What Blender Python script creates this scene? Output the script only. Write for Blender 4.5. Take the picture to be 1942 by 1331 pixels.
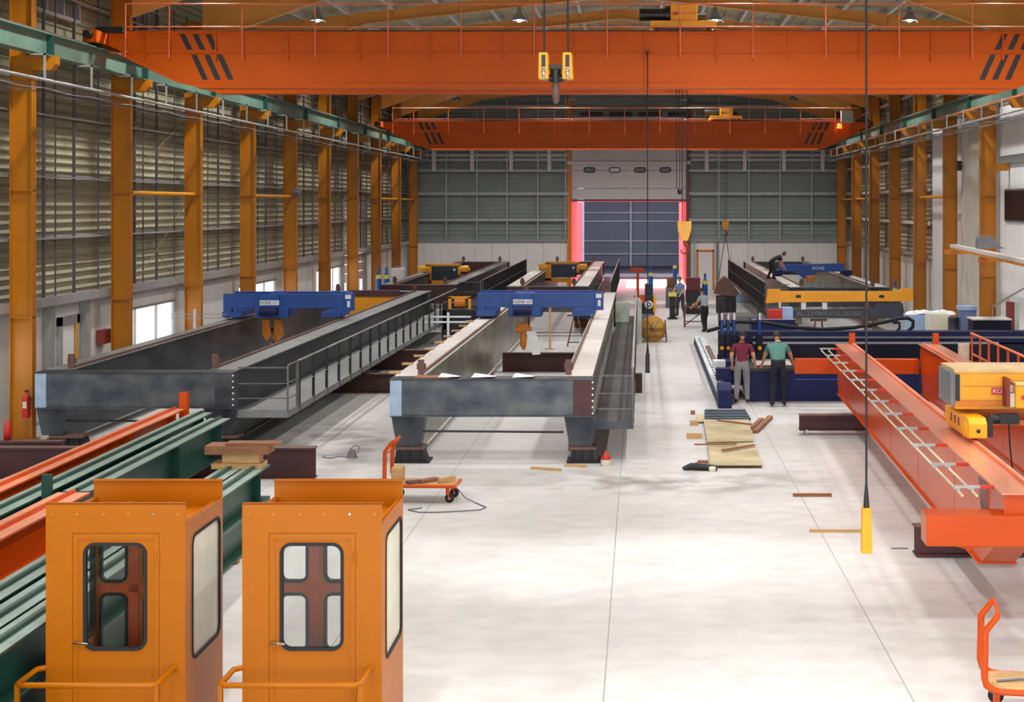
import bpy, bmesh, math, random
from mathutils import Vector, Matrix
random.seed(7)
for o in list(bpy.data.objects): bpy.data.objects.remove(o)
S = bpy.context.scene
C = S.collection
PI = math.pi

# ------------------------------------------------------------------ camera
F = 2800.0; VX, VY, H = 1215.0, 388.0, 5.0          # focal length in px of the 1942x1331 frame, vanishing point, eye height
cd = bpy.data.cameras.new('camera'); cam = bpy.data.objects.new('camera', cd); C.objects.link(cam)
cam.location = (0, 0, H); cam.rotation_euler = (PI/2, 0, 0)
cd.sensor_width = 36; cd.lens = 36*F/1942
cd.shift_x = (971-VX)/1942; cd.shift_y = (VY-665.5)/1942
cd.clip_start = .1; cd.clip_end = 400
S.camera = cam
# ------------------------------------------------------------------ world, sun, added gate fill, exposure
W = bpy.data.worlds.new('world'); S.world = W; W.use_nodes = True
bg = W.node_tree.nodes['Background']; bg.inputs[0].default_value = (.80, .88, 1, 1); bg.inputs[1].default_value = 2.2
sl = bpy.data.lights.new('sun', 'SUN'); sl.energy = 6; sl.angle = .01; sl.color = (1, .94, .86)
so = bpy.data.objects.new('sun', sl); C.objects.link(so)
so.rotation_euler = Vector((-.55, .12, .95)).to_track_quat('Z', 'Y').to_euler()
dl = bpy.data.lights.new('gate_fill_light', 'AREA'); dl.shape = 'RECTANGLE'; dl.size = 20; dl.size_y = 6.5; dl.energy = 2500; dl.color = (.90, .95, 1)  # added fill light behind the camera, brightens the camera-facing faces
do = bpy.data.objects.new('gate_fill_light', dl); C.objects.link(do); do.location = (-.8, -9.5, 4); do.rotation_euler = (PI/2-.12, 0, 0)
LAMP_W = 880
S.view_settings.view_transform = 'Standard'; S.view_settings.look = 'None'
S.view_settings.exposure = 0.15; S.view_settings.gamma = 1
S.cycles.max_bounces = 6; S.cycles.diffuse_bounces = 4; S.cycles.glossy_bounces = 3
S.cycles.transmission_bounces = 6; S.cycles.transparent_max_bounces = 8
S.cycles.caustics_reflective = False; S.cycles.caustics_refractive = False
S.cycles.sample_clamp_indirect = 4
S.cycles.use_denoising = True

# ------------------------------------------------------------------ helpers
def lin(c):
    c = c/255.0
    return c/12.92 if c <= .04045 else ((c+.055)/1.055)**2.4
def mat(name, rgb, rough=.5, metal=0, var=.12, scale=2.0, bump=0, bscale=20, rgb2=None, stretch=(1, 1, 1), coat=0, spec=.5):
    m = bpy.data.materials.new(name); m.use_nodes = True; t = m.node_tree; n = t.nodes; b = n['Principled BSDF']
    col = tuple(lin(v) for v in rgb)
    c2 = tuple(lin(v) for v in rgb2) if rgb2 else tuple(v*(1-var*2) for v in col)
    tc = n.new('ShaderNodeTexCoord'); mp = n.new('ShaderNodeMapping'); mp.inputs['Scale'].default_value = stretch
    nz = n.new('ShaderNodeTexNoise'); nz.inputs['Scale'].default_value = scale; nz.inputs['Detail'].default_value = 6
    rp = n.new('ShaderNodeValToRGB'); rp.color_ramp.elements[0].position = .35; rp.color_ramp.elements[1].position = .65
    rp.color_ramp.elements[0].color = (*c2, 1); rp.color_ramp.elements[1].color = (*col, 1)
    t.links.new(tc.outputs['Object'], mp.inputs[0]); t.links.new(mp.outputs[0], nz.inputs['Vector'])
    t.links.new(nz.outputs[0], rp.inputs[0]); t.links.new(rp.outputs[0], b.inputs['Base Color'])
    b.inputs['Roughness'].default_value = rough; b.inputs['Metallic'].default_value = metal
    b.inputs['Specular IOR Level'].default_value = spec
    if coat: b.inputs['Coat Weight'].default_value = coat; b.inputs['Coat Roughness'].default_value = .15
    if bump:
        n2 = n.new('ShaderNodeTexNoise'); n2.inputs['Scale'].default_value = bscale
        bp = n.new('ShaderNodeBump'); bp.inputs['Strength'].default_value = bump; bp.inputs['Distance'].default_value = .02
        t.links.new(tc.outputs['Object'], n2.inputs['Vector']); t.links.new(n2.outputs[0], bp.inputs['Height']); t.links.new(bp.outputs[0], b.inputs['Normal'])
    return m
def emat(name, rgb, st):
    m = bpy.data.materials.new(name); m.use_nodes = True; b = m.node_tree.nodes['Principled BSDF']
    b.inputs['Base Color'].default_value = (0, 0, 0, 1); b.inputs['Emission Color'].default_value = (*[lin(v) for v in rgb], 1); b.inputs['Emission Strength'].default_value = st
    return m
def glassmat(name, tint=(1, 1, 1), fac=.12):
    m = bpy.data.materials.new(name); m.use_nodes = True; t = m.node_tree; n = t.nodes; out = n['Material Output']
    tr = n.new('ShaderNodeBsdfTransparent'); tr.inputs[0].default_value = (*tint, 1)
    gl = n.new('ShaderNodeBsdfGlossy'); gl.inputs['Roughness'].default_value = .03
    mx = n.new('ShaderNodeMixShader'); mx.inputs[0].default_value = fac
    t.links.new(tr.outputs[0], mx.inputs[1]); t.links.new(gl.outputs[0], mx.inputs[2]); t.links.new(mx.outputs[0], out.inputs[0])
    return m
def transmat(name, rgb, fac=.6):
    m = bpy.data.materials.new(name); m.use_nodes = True; t = m.node_tree; n = t.nodes; out = n['Material Output']; b = n['Principled BSDF']
    b.inputs['Base Color'].default_value = (*[lin(v) for v in rgb], 1); b.inputs['Roughness'].default_value = .5
    tr = n.new('ShaderNodeBsdfTranslucent'); tr.inputs[0].default_value = (*[lin(v) for v in rgb], 1)
    mx = n.new('ShaderNodeMixShader'); mx.inputs[0].default_value = fac
    t.links.new(b.outputs[0], mx.inputs[1]); t.links.new(tr.outputs[0], mx.inputs[2]); t.links.new(mx.outputs[0], out.inputs[0])
    return m

ROOT = {}
class MB:
    def __init__(s): s.v = []; s.f = []; s.sm = []
    def add(s, vs, fs, smooth=False):
        k = len(s.v); s.v += [tuple(v) for v in vs]; s.f += [tuple(i+k for i in f) for f in fs]; s.sm += [smooth]*len(fs); return s
    def box(s, x0, x1, y0, y1, z0, z1):
        x0, x1 = sorted((x0, x1)); y0, y1 = sorted((y0, y1)); z0, z1 = sorted((z0, z1))
        vs = [(x0,y0,z0),(x1,y0,z0),(x1,y1,z0),(x0,y1,z0),(x0,y0,z1),(x1,y0,z1),(x1,y1,z1),(x0,y1,z1)]
        return s.add(vs, [(0,3,2,1),(4,5,6,7),(0,1,5,4),(1,2,6,5),(2,3,7,6),(3,0,4,7)])
    def bar(s, p, q, w, h=None, up=(0,0,1)):
        h = h or w; p = Vector(p); q = Vector(q); d = (q-p).normalized(); u = Vector(up)
        if abs(d.dot(u)) > .99: u = Vector((0,1,0))
        r = d.cross(u).normalized(); u = r.cross(d)
        c = [(-1,-1),(1,-1),(1,1),(-1,1)]
        vs = [a + r*(i*w/2) + u*(j*h/2) for a in (p, q) for i, j in c]
        return s.add(vs, [(0,1,2,3),(7,6,5,4),(0,4,5,1),(1,5,6,2),(2,6,7,3),(3,7,4,0)])
    def prism(s, poly, axis, a0, a1):
        n = len(poly); vs = []
        for a in (a0, a1):
            for (u, w) in poly:
                vs.append({'x': (a,u,w), 'y': (u,a,w), 'z': (u,w,a)}[axis])
        fs = [tuple(range(n)), tuple(range(2*n-1, n-1, -1))]
        fs += [(i, (i+1)%n+0 if False else i+n, (i+1)%n+n, (i+1)%n) for i in range(n)]
        return s.add(vs, fs)
    def tube(s, pts, r, n=8, cap=True):
        pts = [Vector(p) for p in pts]; rs = r if isinstance(r, (list, tuple)) else [r]*len(pts); vs = []; fs = []
        prev = None
        for i, p in enumerate(pts):
            d = (pts[min(i+1, len(pts)-1)] - pts[max(i-1, 0)]).normalized()
            if prev is None:
                a = Vector((0,0,1)) if abs(d.z) < .9 else Vector((1,0,0))
                u = d.cross(a).normalized()
            else:
                u = (prev - d*prev.dot(d)).normalized()
            prev = u; w = d.cross(u)
            for k in range(n):
                t = 2*PI*k/n; vs.append(p + (u*math.cos(t) + w*math.sin(t))*rs[i])
        for i in range(len(pts)-1):
            for k in range(n):
                fs.append((i*n+k, i*n+(k+1)%n, (i+1)*n+(k+1)%n, (i+1)*n+k))
        s.add(vs, fs, True)
        if cap: s.add(vs[:n], [tuple(range(n-1,-1,-1))]); s.add(vs[-n:], [tuple(range(n))])
        return s
    def cyl(s, p, q, r, n=16): return s.tube([p, q], r, n)
    def lathe(s, prof, c=(0,0,0), n=20, axis='z'):
        vs = []; fs = []
        for (r, h) in prof:
            for k in range(n):
                t = 2*PI*k/n; a, b = r*math.cos(t), r*math.sin(t)
                v = {'z': (a,b,h), 'x': (h,a,b), 'y': (a,h,b)}[axis]
                vs.append((v[0]+c[0], v[1]+c[1], v[2]+c[2]))
        for i in range(len(prof)-1):
            for k in range(n): fs.append((i*n+k, i*n+(k+1)%n, (i+1)*n+(k+1)%n, (i+1)*n+k))
        return s.add(vs, fs, True)
    def ibeam(s, axis, a0, a1, c, z0, z1, w, tf=.02, tw=.014):
        """I-section lying along axis, centre c in the other horizontal axis"""
        def b(u0, u1, za, zb):
            if axis == 'y': s.box(u0, u1, a0, a1, za, zb)
            else: s.box(a0, a1, u0, u1, za, zb)
        b(c-w/2, c+w/2, z0, z0+tf); b(c-w/2, c+w/2, z1-tf, z1); b(c-tw/2, c+tw/2, z0+tf, z1-tf)
        return s
    def rrect(s, cx, cz, w, h, r, y, n=5):
        pts = []
        for (sx, sz, a0) in ((1,1,0),(-1,1,90),(-1,-1,180),(1,-1,270)):
            for k in range(n+1):
                a = math.radians(a0+90*k/n)
                pts.append((cx+sx*(w/2-r)+r*math.cos(a), cz+sz*(h/2-r)+r*math.sin(a)))
        return pts
    def build(s, name, m, parent=None, bevel=0, origin=None, kind=None):
        o0 = Vector(origin) if origin is not None else (ROOT[parent.name] if parent else Vector((0,0,0)))
        me = bpy.data.meshes.new(name)
        me.from_pydata([Vector(v)-o0 for v in s.v], [], s.f)
        me.polygons.foreach_set('use_smooth', s.sm)
        me.update()
        bm = bmesh.new(); bm.from_mesh(me); bmesh.ops.recalc_face_normals(bm, faces=bm.faces); bm.to_mesh(me); bm.free()
        o = bpy.data.objects.new(name, me); C.objects.link(o)
        if m: me.materials.append(m)
        if parent: o.parent = parent; ROOT[o.name] = o0
        else: o.location = o0; ROOT[o.name] = o0
        if bevel:
            b = o.modifiers.new('b', 'BEVEL'); b.width = bevel; b.segments = 2; b.limit_method = 'ANGLE'
        if kind: o['kind'] = kind
        return o
def tag(o, label, cat, group=None):
    o['label'] = label; o['category'] = cat
    if group: o['group'] = group
    return o
def thing(name, label, cat, loc=(0,0,0), group=None):
    o = bpy.data.objects.new(name, None); C.objects.link(o); o.empty_display_size = .2
    o.location = loc; ROOT[o.name] = Vector(loc); return tag(o, label, cat, group)
def struct(name, mb, m, parent=None):
    o = mb.build(name, m, parent, origin=(0,0,0))
    if not parent: o['kind'] = 'structure'
    return o
def kids(o): return [c for c in bpy.data.objects if c.parent == o]
def copy_tree(o, parent=None):
    c = o.copy(); C.objects.link(c)
    if parent: c.parent = parent
    for ch in kids(o): copy_tree(ch, c)
    return c
def dup(o, loc, label, rz=0, scale=1):
    c = copy_tree(o); c.location = loc; c.rotation_euler = (0, 0, rz); c.scale = (scale,)*3; c['label'] = label; return c
def text(s, size, m, parent, loc, rot=(PI/2,0,0), ext=.002, name='lettering', sx=1):
    cu = bpy.data.curves.new(name, 'FONT'); cu.body = s; cu.size = size; cu.extrude = ext; cu.align_x = 'CENTER'; cu.align_y = 'CENTER'
    o = bpy.data.objects.new(name, cu); C.objects.link(o); cu.materials.append(m)
    bpy.context.view_layer.update()
    me = bpy.data.meshes.new_from_object(o.evaluated_get(bpy.context.evaluated_depsgraph_get()))
    bpy.data.objects.remove(o); bpy.data.curves.remove(cu)
    o = bpy.data.objects.new(name, me); C.objects.link(o)
    o.parent = parent; o.location = Vector(loc)-ROOT[parent.name]; o.rotation_euler = rot; o.scale = (sx, 1, 1)
    return o
def px(x, Y): return (x-VX)*Y/F
def pz(y, Y): return H-(y-VY)*Y/F
ORD = ['first','second','third','fourth','fifth','sixth','seventh','eighth','ninth','tenth','eleventh','twelfth','thirteenth','fourteenth']

# ------------------------------------------------------------------ materials
M = {}
M['col'] = mat('column_ochre', (182, 112, 4), .38, 0, .06, 1.2)
M['raft'] = mat('rafter_orange', (240, 172, 84), .28, 0, .06, 1.2)
M['cr'] = mat('crane_orange', (206, 88, 0), .42, 0, .04, .8, spec=.2)
M['red_or'] = mat('girder_orange', (198, 72, 0), .3, 0, .05, 1.0, coat=.15, spec=.25)
M['cab'] = mat('cabin_orange', (172, 95, 0), .38, 0, .04, 1.5, spec=.22)
M['cabin_in'] = mat('cabin_inside', (196, 84, 30), .5)
M['grn'] = mat('beam_green', (98, 130, 114), .45, 0, .1, 1.5)
M['dgrn'] = mat('beam_dark_green', (20, 66, 56), .4, 0, .12, 1.5)
M['pgrn'] = mat('beam_green_lit_top', (132, 152, 142), .45, 0, .12, 3)  # paler copy of the beam green, light on the tops painted in
M['brn'] = mat('primer_brown', (74, 36, 38), .55, 0, .12, 3)
M['galv'] = mat('galvanised', (168, 170, 168), .45, .3, .1, 3)
M['wplat'] = mat('walkway_plate', (128, 132, 132), .5, .3, .1, 3)
M['dgalv'] = mat('dull_galvanised', (98, 99, 100), .5, .3, .1, 3)
M['sheet'] = mat('wall_sheet', (166, 162, 134), .5, .1, .08, .7)
M['gsheet'] = mat('gable_sheet', (132, 142, 138), .5, .1, .06, .7)
M['roof'] = mat('roof_sheet', (186, 180, 154), .55, 0, .08, .6)
M['white'] = mat('white_panel', (222, 220, 216), .5, 0, .04, .7)
M['doorw'] = mat('sectional_door_white', (214, 210, 210), .4, 0, .03, .8)
M['off'] = mat('office_white', (232, 234, 236), .5, 0, .03, .7)
M['blk'] = mat('black_paint', (24, 22, 26), .45, 0, .1, 3)
M['rub'] = mat('black_rubber', (22, 20, 24), .7)
M['steel'] = mat('raw_steel', (96, 99, 100), .42, .55, 0, 1.6, rgb2=(54, 62, 72), bump=.05, bscale=6, stretch=(1, .5, 1.5))
M['dsteel'] = mat('dark_raw_steel', (76, 80, 84), .45, .5, 0, 1.4, rgb2=(40, 45, 52), stretch=(1, .4, 1.3))
M['webst'] = mat('olive_web_steel', (150, 148, 126), .32, .55, 0, 1.3, rgb2=(98, 100, 92), stretch=(1, .5, 1.2))
M['flst'] = mat('light_flange_steel', (214, 208, 204), .5, .15, .06, 3)  # bridge flanges: reflected roof light put into the pale colour
M['gfl'] = mat('grey_flange_steel', (142, 146, 144), .45, .3, .12, 3)
M['rust'] = mat('rusty_steel', (112, 82, 72), .6, .2, .15, 6)
M['blueplate'] = mat('ground_plate', (158, 178, 200), .4, .4, .1, 5)
M['blue'] = mat('trolley_blue', (18, 66, 140), .4, 0, .06, 2)
M['navy'] = mat('machine_navy', (6, 20, 72), .5, 0, .08, 2, spec=.3)
M['dnavy'] = mat('machine_dark_navy', (5, 8, 36), .5, 0, .08, 2, spec=.3)
M['yel'] = mat('hoist_yellow', (240, 168, 8), .35, 0, .05, 3)
M['byel'] = mat('beam_yellow', (222, 148, 10), .4, 0, .05, 2)
M['drumw'] = mat('drum_wood', (206, 150, 66), .6, 0, .15, 5)
M['brace'] = mat('brace_brown', (140, 104, 66), .5)
M['hook'] = mat('hook_ochre', (206, 120, 20), .45, 0, .1, 6)
M['wood'] = mat('timber', (196, 158, 104), .7, 0, .15, 4, stretch=(1, 6, 6))
M['wood2'] = mat('brown_timber', (146, 98, 66), .7, 0, .15, 4, stretch=(1, 6, 6))
M['ply'] = mat('plywood', (196, 184, 148), .65, 0, 0, 1.2, rgb2=(158, 142, 104))
M['red'] = mat('signal_red', (190, 34, 26), .4)
M['dred'] = mat('oxide_red', (132, 46, 38), .5)
M['gbox'] = mat('cabinet_grey_green', (186, 192, 178), .45)
M['lblue'] = mat('light_blue_crate', (150, 176, 212), .5)
M['pap'] = mat('paper', (236, 238, 240), .7)
M['cwhite'] = mat('white_paint', (226, 232, 236), .4)
M['gasb'] = mat('cylinder_blue', (30, 96, 176), .35)
M['gasy'] = mat('cylinder_yellow', (232, 220, 90), .4)
M['chrome'] = mat('chrome', (220, 220, 225), .15, 1)
M['salm'] = mat('handrail_salmon', (240, 132, 92), .4)
M['cop'] = mat('conductor_copper', (224, 128, 84), .4, .2)
M['gray'] = mat('mid_grey', (120, 122, 128), .5)
M['brick'] = mat('brick_red_sheet', (228, 120, 126), .6)
M['bulb_off'] = mat('unlit_bulb', (190, 192, 200), .3)
M['bulb'] = emat('lamp_glow', (215, 222, 255), 40)
M['beacon'] = emat('beacon_glow', (255, 120, 10), 2.5)
M['glass'] = glassmat('clear_glass', (.96, .97, .97), .08)
M['cglass'] = glassmat('cabin_glass', (.93, .94, .93), .03)
M['dglass'] = mat('dark_glass', (14, 15, 20), .45, spec=.2)
M['lglass'] = mat('grey_louvre_glass', (112, 120, 118), .25)
M['cream'] = mat('cream_side_glass', (226, 222, 200), .3)
M['pinksheet'] = transmat('tunnel_red_sheet', (255, 158, 162), .6)
M['plastic'] = transmat('clear_plastic_sheet', (226, 220, 208), .4)
M['ground'] = mat('yard_concrete', (226, 218, 214), .8, 0, .04, .5)
M['hall2'] = mat('neighbour_cladding', (130, 140, 158), .5, .1, .05, .5)
M['hall2f'] = mat('neighbour_floor', (96, 88, 100), .8)
M['skin'] = mat('skin', (202, 146, 116), .5, 0, .05, 10)
M['hair'] = mat('hair_dark', (26, 20, 18), .6, 0, .1, 40)
M['lab'] = mat('label_red', (206, 30, 34), .4)

# floor: mottled concrete with saw-cut joints
def floor_mat():
    m = bpy.data.materials.new('concrete_floor'); m.use_nodes = True; t = m.node_tree; n = t.nodes; L = t.links; b = n['Principled BSDF']
    tc = n.new('ShaderNodeTexCoord'); sx = n.new('ShaderNodeSeparateXYZ'); L.new(tc.outputs['Object'], sx.inputs[0])
    def noise(sc, det, lo, hi, c0, c1, st=(1,1,1)):
        mp = n.new('ShaderNodeMapping'); mp.inputs['Scale'].default_value = st; L.new(tc.outputs['Object'], mp.inputs[0])
        z = n.new('ShaderNodeTexNoise'); z.inputs['Scale'].default_value = sc; z.inputs['Detail'].default_value = det; L.new(mp.outputs[0], z.inputs['Vector'])
        r = n.new('ShaderNodeValToRGB'); r.color_ramp.elements[0].position = lo; r.color_ramp.elements[1].position = hi
        r.color_ramp.elements[0].color = (c0,)*3+(1,); r.color_ramp.elements[1].color = (c1,)*3+(1,); L.new(z.outputs[0], r.inputs[0]); return r.outputs[0]
    a = noise(.35, 8, .3, .7, .80, 1.0); c = noise(2.2, 10, .35, .62, .88, 1.0, (1, 1.6, 1)); d = noise(.12, 3, .35, .6, .84, 1.0)
    def mul(p, q):
        k = n.new('ShaderNodeMixRGB'); k.blend_type = 'MULTIPLY'; k.inputs[0].default_value = 1; L.new(p, k.inputs[1]); L.new(q, k.inputs[2]); return k.outputs[0]
    v = mul(mul(a, c), d)
    def mth(op, x, y=None):
        k = n.new('ShaderNodeMath'); k.operation = op
        for i, q in enumerate((x, y)):
            if q is None: continue
            if isinstance(q, (int, float)): k.inputs[i].default_value = q
            else: L.new(q, k.inputs[i])
        return k.outputs[0]
    def joint(coord, off, pitch, w):
        f = mth('ABSOLUTE', mth('SUBTRACT', mth('FRACT', mth('DIVIDE', mth('ADD', coord, off), pitch)), .5))
        return mth('GREATER_THAN', f, .5-w/pitch)
    j = mth('MAXIMUM', joint(sx.outputs[0], .376+3.126*20, 3.126, .008), joint(sx.outputs[1], -26.3+25*20, 25, .012))
    def box(coord, c0, hw):
        k = n.new('ShaderNodeMapRange'); k.inputs['From Min'].default_value = hw; k.inputs['From Max'].default_value = hw*.3; L.new(mth('ABSOLUTE', mth('SUBTRACT', coord, c0)), k.inputs['Value']); return k.outputs[0]
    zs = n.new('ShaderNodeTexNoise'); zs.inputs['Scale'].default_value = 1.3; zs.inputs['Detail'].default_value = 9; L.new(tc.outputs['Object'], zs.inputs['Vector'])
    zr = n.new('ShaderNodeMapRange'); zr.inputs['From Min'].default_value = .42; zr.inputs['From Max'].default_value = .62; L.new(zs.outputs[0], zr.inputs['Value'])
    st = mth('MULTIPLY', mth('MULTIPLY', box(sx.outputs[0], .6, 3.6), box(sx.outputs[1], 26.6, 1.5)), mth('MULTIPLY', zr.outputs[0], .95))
    floor_shade = mth('MULTIPLY', mth('MULTIPLY', box(sx.outputs[0], -6.3, 2.2), box(sx.outputs[1], 31, 4.5)), mth('MULTIPLY', zr.outputs[0], .9))  # shade between the bridges, painted into the floor colour
    sm = n.new('ShaderNodeMixRGB'); L.new(mth('MAXIMUM', st, floor_shade), sm.inputs[0]); L.new(v, sm.inputs[1]); sm.inputs[2].default_value = (.36, .35, .33, 1); v = sm.outputs[0]
    jm = n.new('ShaderNodeMixRGB'); L.new(j, jm.inputs[0]); L.new(v, jm.inputs[1]); jm.inputs[2].default_value = (.45, .43, .42, 1)
    tint = mul(jm.outputs[0], jm.outputs[0])
    k = n.new('ShaderNodeMixRGB'); k.blend_type = 'MULTIPLY'; k.inputs[0].default_value = 1; L.new(jm.outputs[0], k.inputs[1]); k.inputs[2].default_value = (.73, .725, .715, 1)
    L.new(k.outputs[0], b.inputs['Base Color']); b.inputs['Roughness'].default_value = .42; b.inputs['Specular IOR Level'].default_value = .4
    z = n.new('ShaderNodeTexNoise'); z.inputs['Scale'].default_value = 9; bp = n.new('ShaderNodeBump'); bp.inputs['Strength'].default_value = .08; bp.inputs['Distance'].default_value = .01
    L.new(tc.outputs['Object'], z.inputs['Vector']); L.new(z.outputs[0], bp.inputs['Height']); L.new(bp.outputs[0], b.inputs['Normal'])
    return m
M['floor'] = floor_mat()
# ================================================================== BUILDING
XL, XR, YE = -13.4, 11.9, 86.5       # outer flange planes of the columns, gable
XC = -.75
def zroof(x): return 12.35 - .11*abs(x-XC)
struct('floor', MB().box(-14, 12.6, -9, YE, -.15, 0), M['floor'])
struct('trim_9', MB().box(-160, 160, -60, 260, -.5, -.16), M['ground'])
# ribbed sheet profile
def ribs(z0, z1, pitch=.25, d=.035):
    out = []; z = z0; 
    while z < z1-1e-6:
        for dz, k in ((0,0),(.10,0),(.13,1),(.22,1)):
            if z+dz < z1 and dz < pitch: out.append((z+dz, k*d))
        z += pitch
    out.append((z1, 0)); return out
def sheet_x(mb, x, s, y0, y1, z0, z1):            # long wall sheet, s = side towards the room
    pr = ribs(z0, z1, .2, .06); vs = []; 
    for z, d in pr: vs += [(x+s*d, y0, z), (x+s*d, y1, z)]
    mb.add(vs, [(2*i, 2*i+1, 2*i+3, 2*i+2) for i in range(len(pr)-1)])
    mb.box(x-s*.10, x-s*.04, y0, y1, z0, z1)
    return mb
def sheet_y(mb, y, x0, x1, z0, z1, gable=False):
    pr = ribs(z0, z1); vs = []
    for z, d in pr:
        a, b = x0, x1
        if gable:
            hw = max(.05, (12.56-z)/.11); a = max(x0, XC-hw); b = min(x1, XC+hw)
        vs += [(min(a, b), y-d, z), (max(a, b), y-d, z)]
    mb.add(vs, [(2*i, 2*i+1, 2*i+3, 2*i+2) for i in range(len(pr)-1)]); return mb
wl = struct('wall_left', sheet_x(MB(), -13.72, 1, -9, YE, 2.85, 11.15), M['sheet'])
COLY = [31.4+6*k for k in range(10)]
# girts, rods of the left wall
for z in (4.25, 5.65, 7.05, 8.45, 9.85):
    struct('girt', MB().box(-13.62, -13.42, -9, YE, z-.02, z).box(-13.44, -13.415, -9, YE, z-.04, z+.003).box(-13.62, -13.60, -9, YE, z, z+.05), M['galv'], wl)
struct('dado_rail', MB().box(-13.68, -13.38, -9, YE, 2.80, 2.90).box(-13.40, -13.37, -9, YE, 2.70, 2.905), M['galv'], wl)
for k in range(-1, 9):
    y0 = 31.4+6*k
    for f, w in ((.04, .03), (.30, .06), (.42, .03), (.62, .06), (.90, .03)):
        y = y0 + .3 + 5.6*f
        struct('sag_rod', MB().box(-13.50-w/2, -13.50+w/2, y-w/2, y+w/2, 2.9, 10.6), M['dgalv'], wl)
# lower wall panels with window openings
WIN_BAYS = (-1, 1, 3, 5)
low = MB(); 
def seam(mb, x, y0, y1, z0, z1, s):
    y = y0
    while y < y1-.05:
        mb.box(x, x+s*.07, y+.008, min(y+1.0, y1)-.008, z0, z1); y += 1.0
low.box(-13.85, -13.70, -9, YE, 0, .15)
low.box(-13.8, -13.74, -9, YE, 2.7, 2.95)
for k in range(-7, 10):
    y0, y1 = 31.4+6*k, min(37.4+6*k, YE)
    if y0 >= YE: break
    if k in WIN_BAYS:
        seam(low, -13.74, y0, y1, 0, 1.15, 1); seam(low, -13.74, y0, y1, 2.2, 2.8, 1)
        low.box(-13.8, -13.67, y0, y0+.85, 1.15, 2.2); low.box(-13.8, -13.67, y1-.05, y1, 1.15, 2.2)
    elif k == 6:
        pass
    else: seam(low, -13.74, y0, y1, 0, 2.8, 1)
struct('wall_panel', low, M['white'], wl)
wn = 0
for k in WIN_BAYS:
    wn += 1; y0, y1 = 31.4+6*k+.85, 37.4+6*k-.05
    fr = MB()
    fr.box(-13.78, -13.64, y0, y1, 1.12, 1.18).box(-13.78, -13.64, y0, y1, 2.17, 2.24)
    w = struct('window_%d' % wn, fr, M['galv'])
    struct('window_glass', MB().box(-13.72, -13.71, y0, y1, 1.18, 2.17), M['glass'], w)
    for y in (y0, y0+1.75, y0+3.5, y1-.05): struct('mullion', MB().box(-13.75, -13.69, y, y+.05, 1.18, 2.17), M['galv'], w)
# shutter gate in bay 6 of the left wall
y0, y1 = 67.8, 73.0
g = MB(); 
for i in range(9): g.box(-13.74, -13.70, y0, y1, 1.35+.43*i+.012, 1.35+.43*(i+1)-.012)
g.box(-13.74, -13.70, y0, y1, .0, .75)
for i in range(6): g.box(-13.74, -13.70, y0+i*(y1-y0-.25)/5, y0+i*(y1-y0-.25)/5+.25, .75, 1.35)
d1 = struct('door_1', g, mat('gate_pinkish_white', (226, 206, 200), .5))
struct('door_glass', MB().box(-13.725, -13.715, y0, y1, .75, 1.35), M['glass'], d1)
struct('door_frame', MB().box(-13.76, -13.60, y0-.3, y0, 0, 5.3).box(-13.76, -13.60, y1, y1+.3, 0, 5.3).box(-13.76, -13.60, y0, y1, 5.22, 5.4), M['galv'], d1)
struct('door_surround', MB().box(-13.85, -13.76, 67.4, 67.8, 0, 2.85).box(-13.85, -13.76, 73.0, 73.4, 0, 2.85), M['white'], d1)
# personnel door in bay 0
d2 = struct('door_2', MB().box(-13.665, -13.62, 34.7, 35.6, .02, 2.15), M['white'])
struct('door_frame', MB().box(-13.67, -13.58, 34.55, 34.7, 0, 2.35).box(-13.67, -13.58, 35.6, 35.75, 0, 2.35).box(-13.67, -13.58, 34.55, 35.75, 2.15, 2.35), M['galv'], d2)
struct('door_edge', MB().box(-13.60, -13.57, 35.5, 35.6, .02, 2.15), M['byel'], d2)
for i, y in enumerate((33.75, 35.95)):
    struct('trim_%d' % (i+1), MB().box(-13.66, -13.5, y, y+.3, 0, 2.8), M['galv'])
# gable wall
dx0, dx1, dz = -4.0, 2.63, 5.25
wf = MB(); sheet_y(wf, YE+.12, -13.72, dx0-.1, 2.85, 12.5, True)
sheet_y(wf, YE+.12, dx1+.1, 12.15, 2.85, 12.5, True); sheet_y(wf, YE+.12, dx0-.1, dx1+.1, 10.05, 12.5, True)
wfo = struct('wall_far', wf, M['gsheet'])
p = MB(); x = -13.7
while x < 12.1:
    x2 = min(x+1.0, 12.12)
    a, b = x+.008, x2-.008
    for (c, d) in ((a, min(b, dx0-.12)), (max(a, dx1+.12), b)):
        if d > c+.02: p.box(c, d, YE, YE+.1, 0, 2.85)
    x += 1.0
p.box(-13.8, dx0-.12, YE+.06, YE+.14, 0, 2.95).box(dx1+.12, 12.2, YE+.06, YE+.14, 0, 2.95)
struct('wall_panel', p, M['white'], wfo)
struct('dado_rail', MB().box(-13.6, dx0-.15, YE-.12, YE, 2.83, 2.98).box(dx1+.15, 12, YE-.12, YE, 2.83, 2.98), M['gsheet'], wfo)
for z in (4.12, 5.65, 7.0, 7.9, 10.75):
    for (a, b) in ((-13.6, dx0-.2), (dx1+.2, 12.0)):
        struct('girt', MB().box(a, b, YE-.14, YE+.08, z-.05, z+.05).box(a, b, YE-.16, YE-.14, z-.09, z+.07), M['galv'], wfo)
for X in (-11.37, -9.58, -7.82, -6.02, -4.39, 4.57, 6.33, 8.15, 10.0):
    struct('sag_post', MB().box(X-.04, X+.04, YE-.12, YE+.06, 2.95, zroof(X)-.4), M['galv'], wfo)
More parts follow.
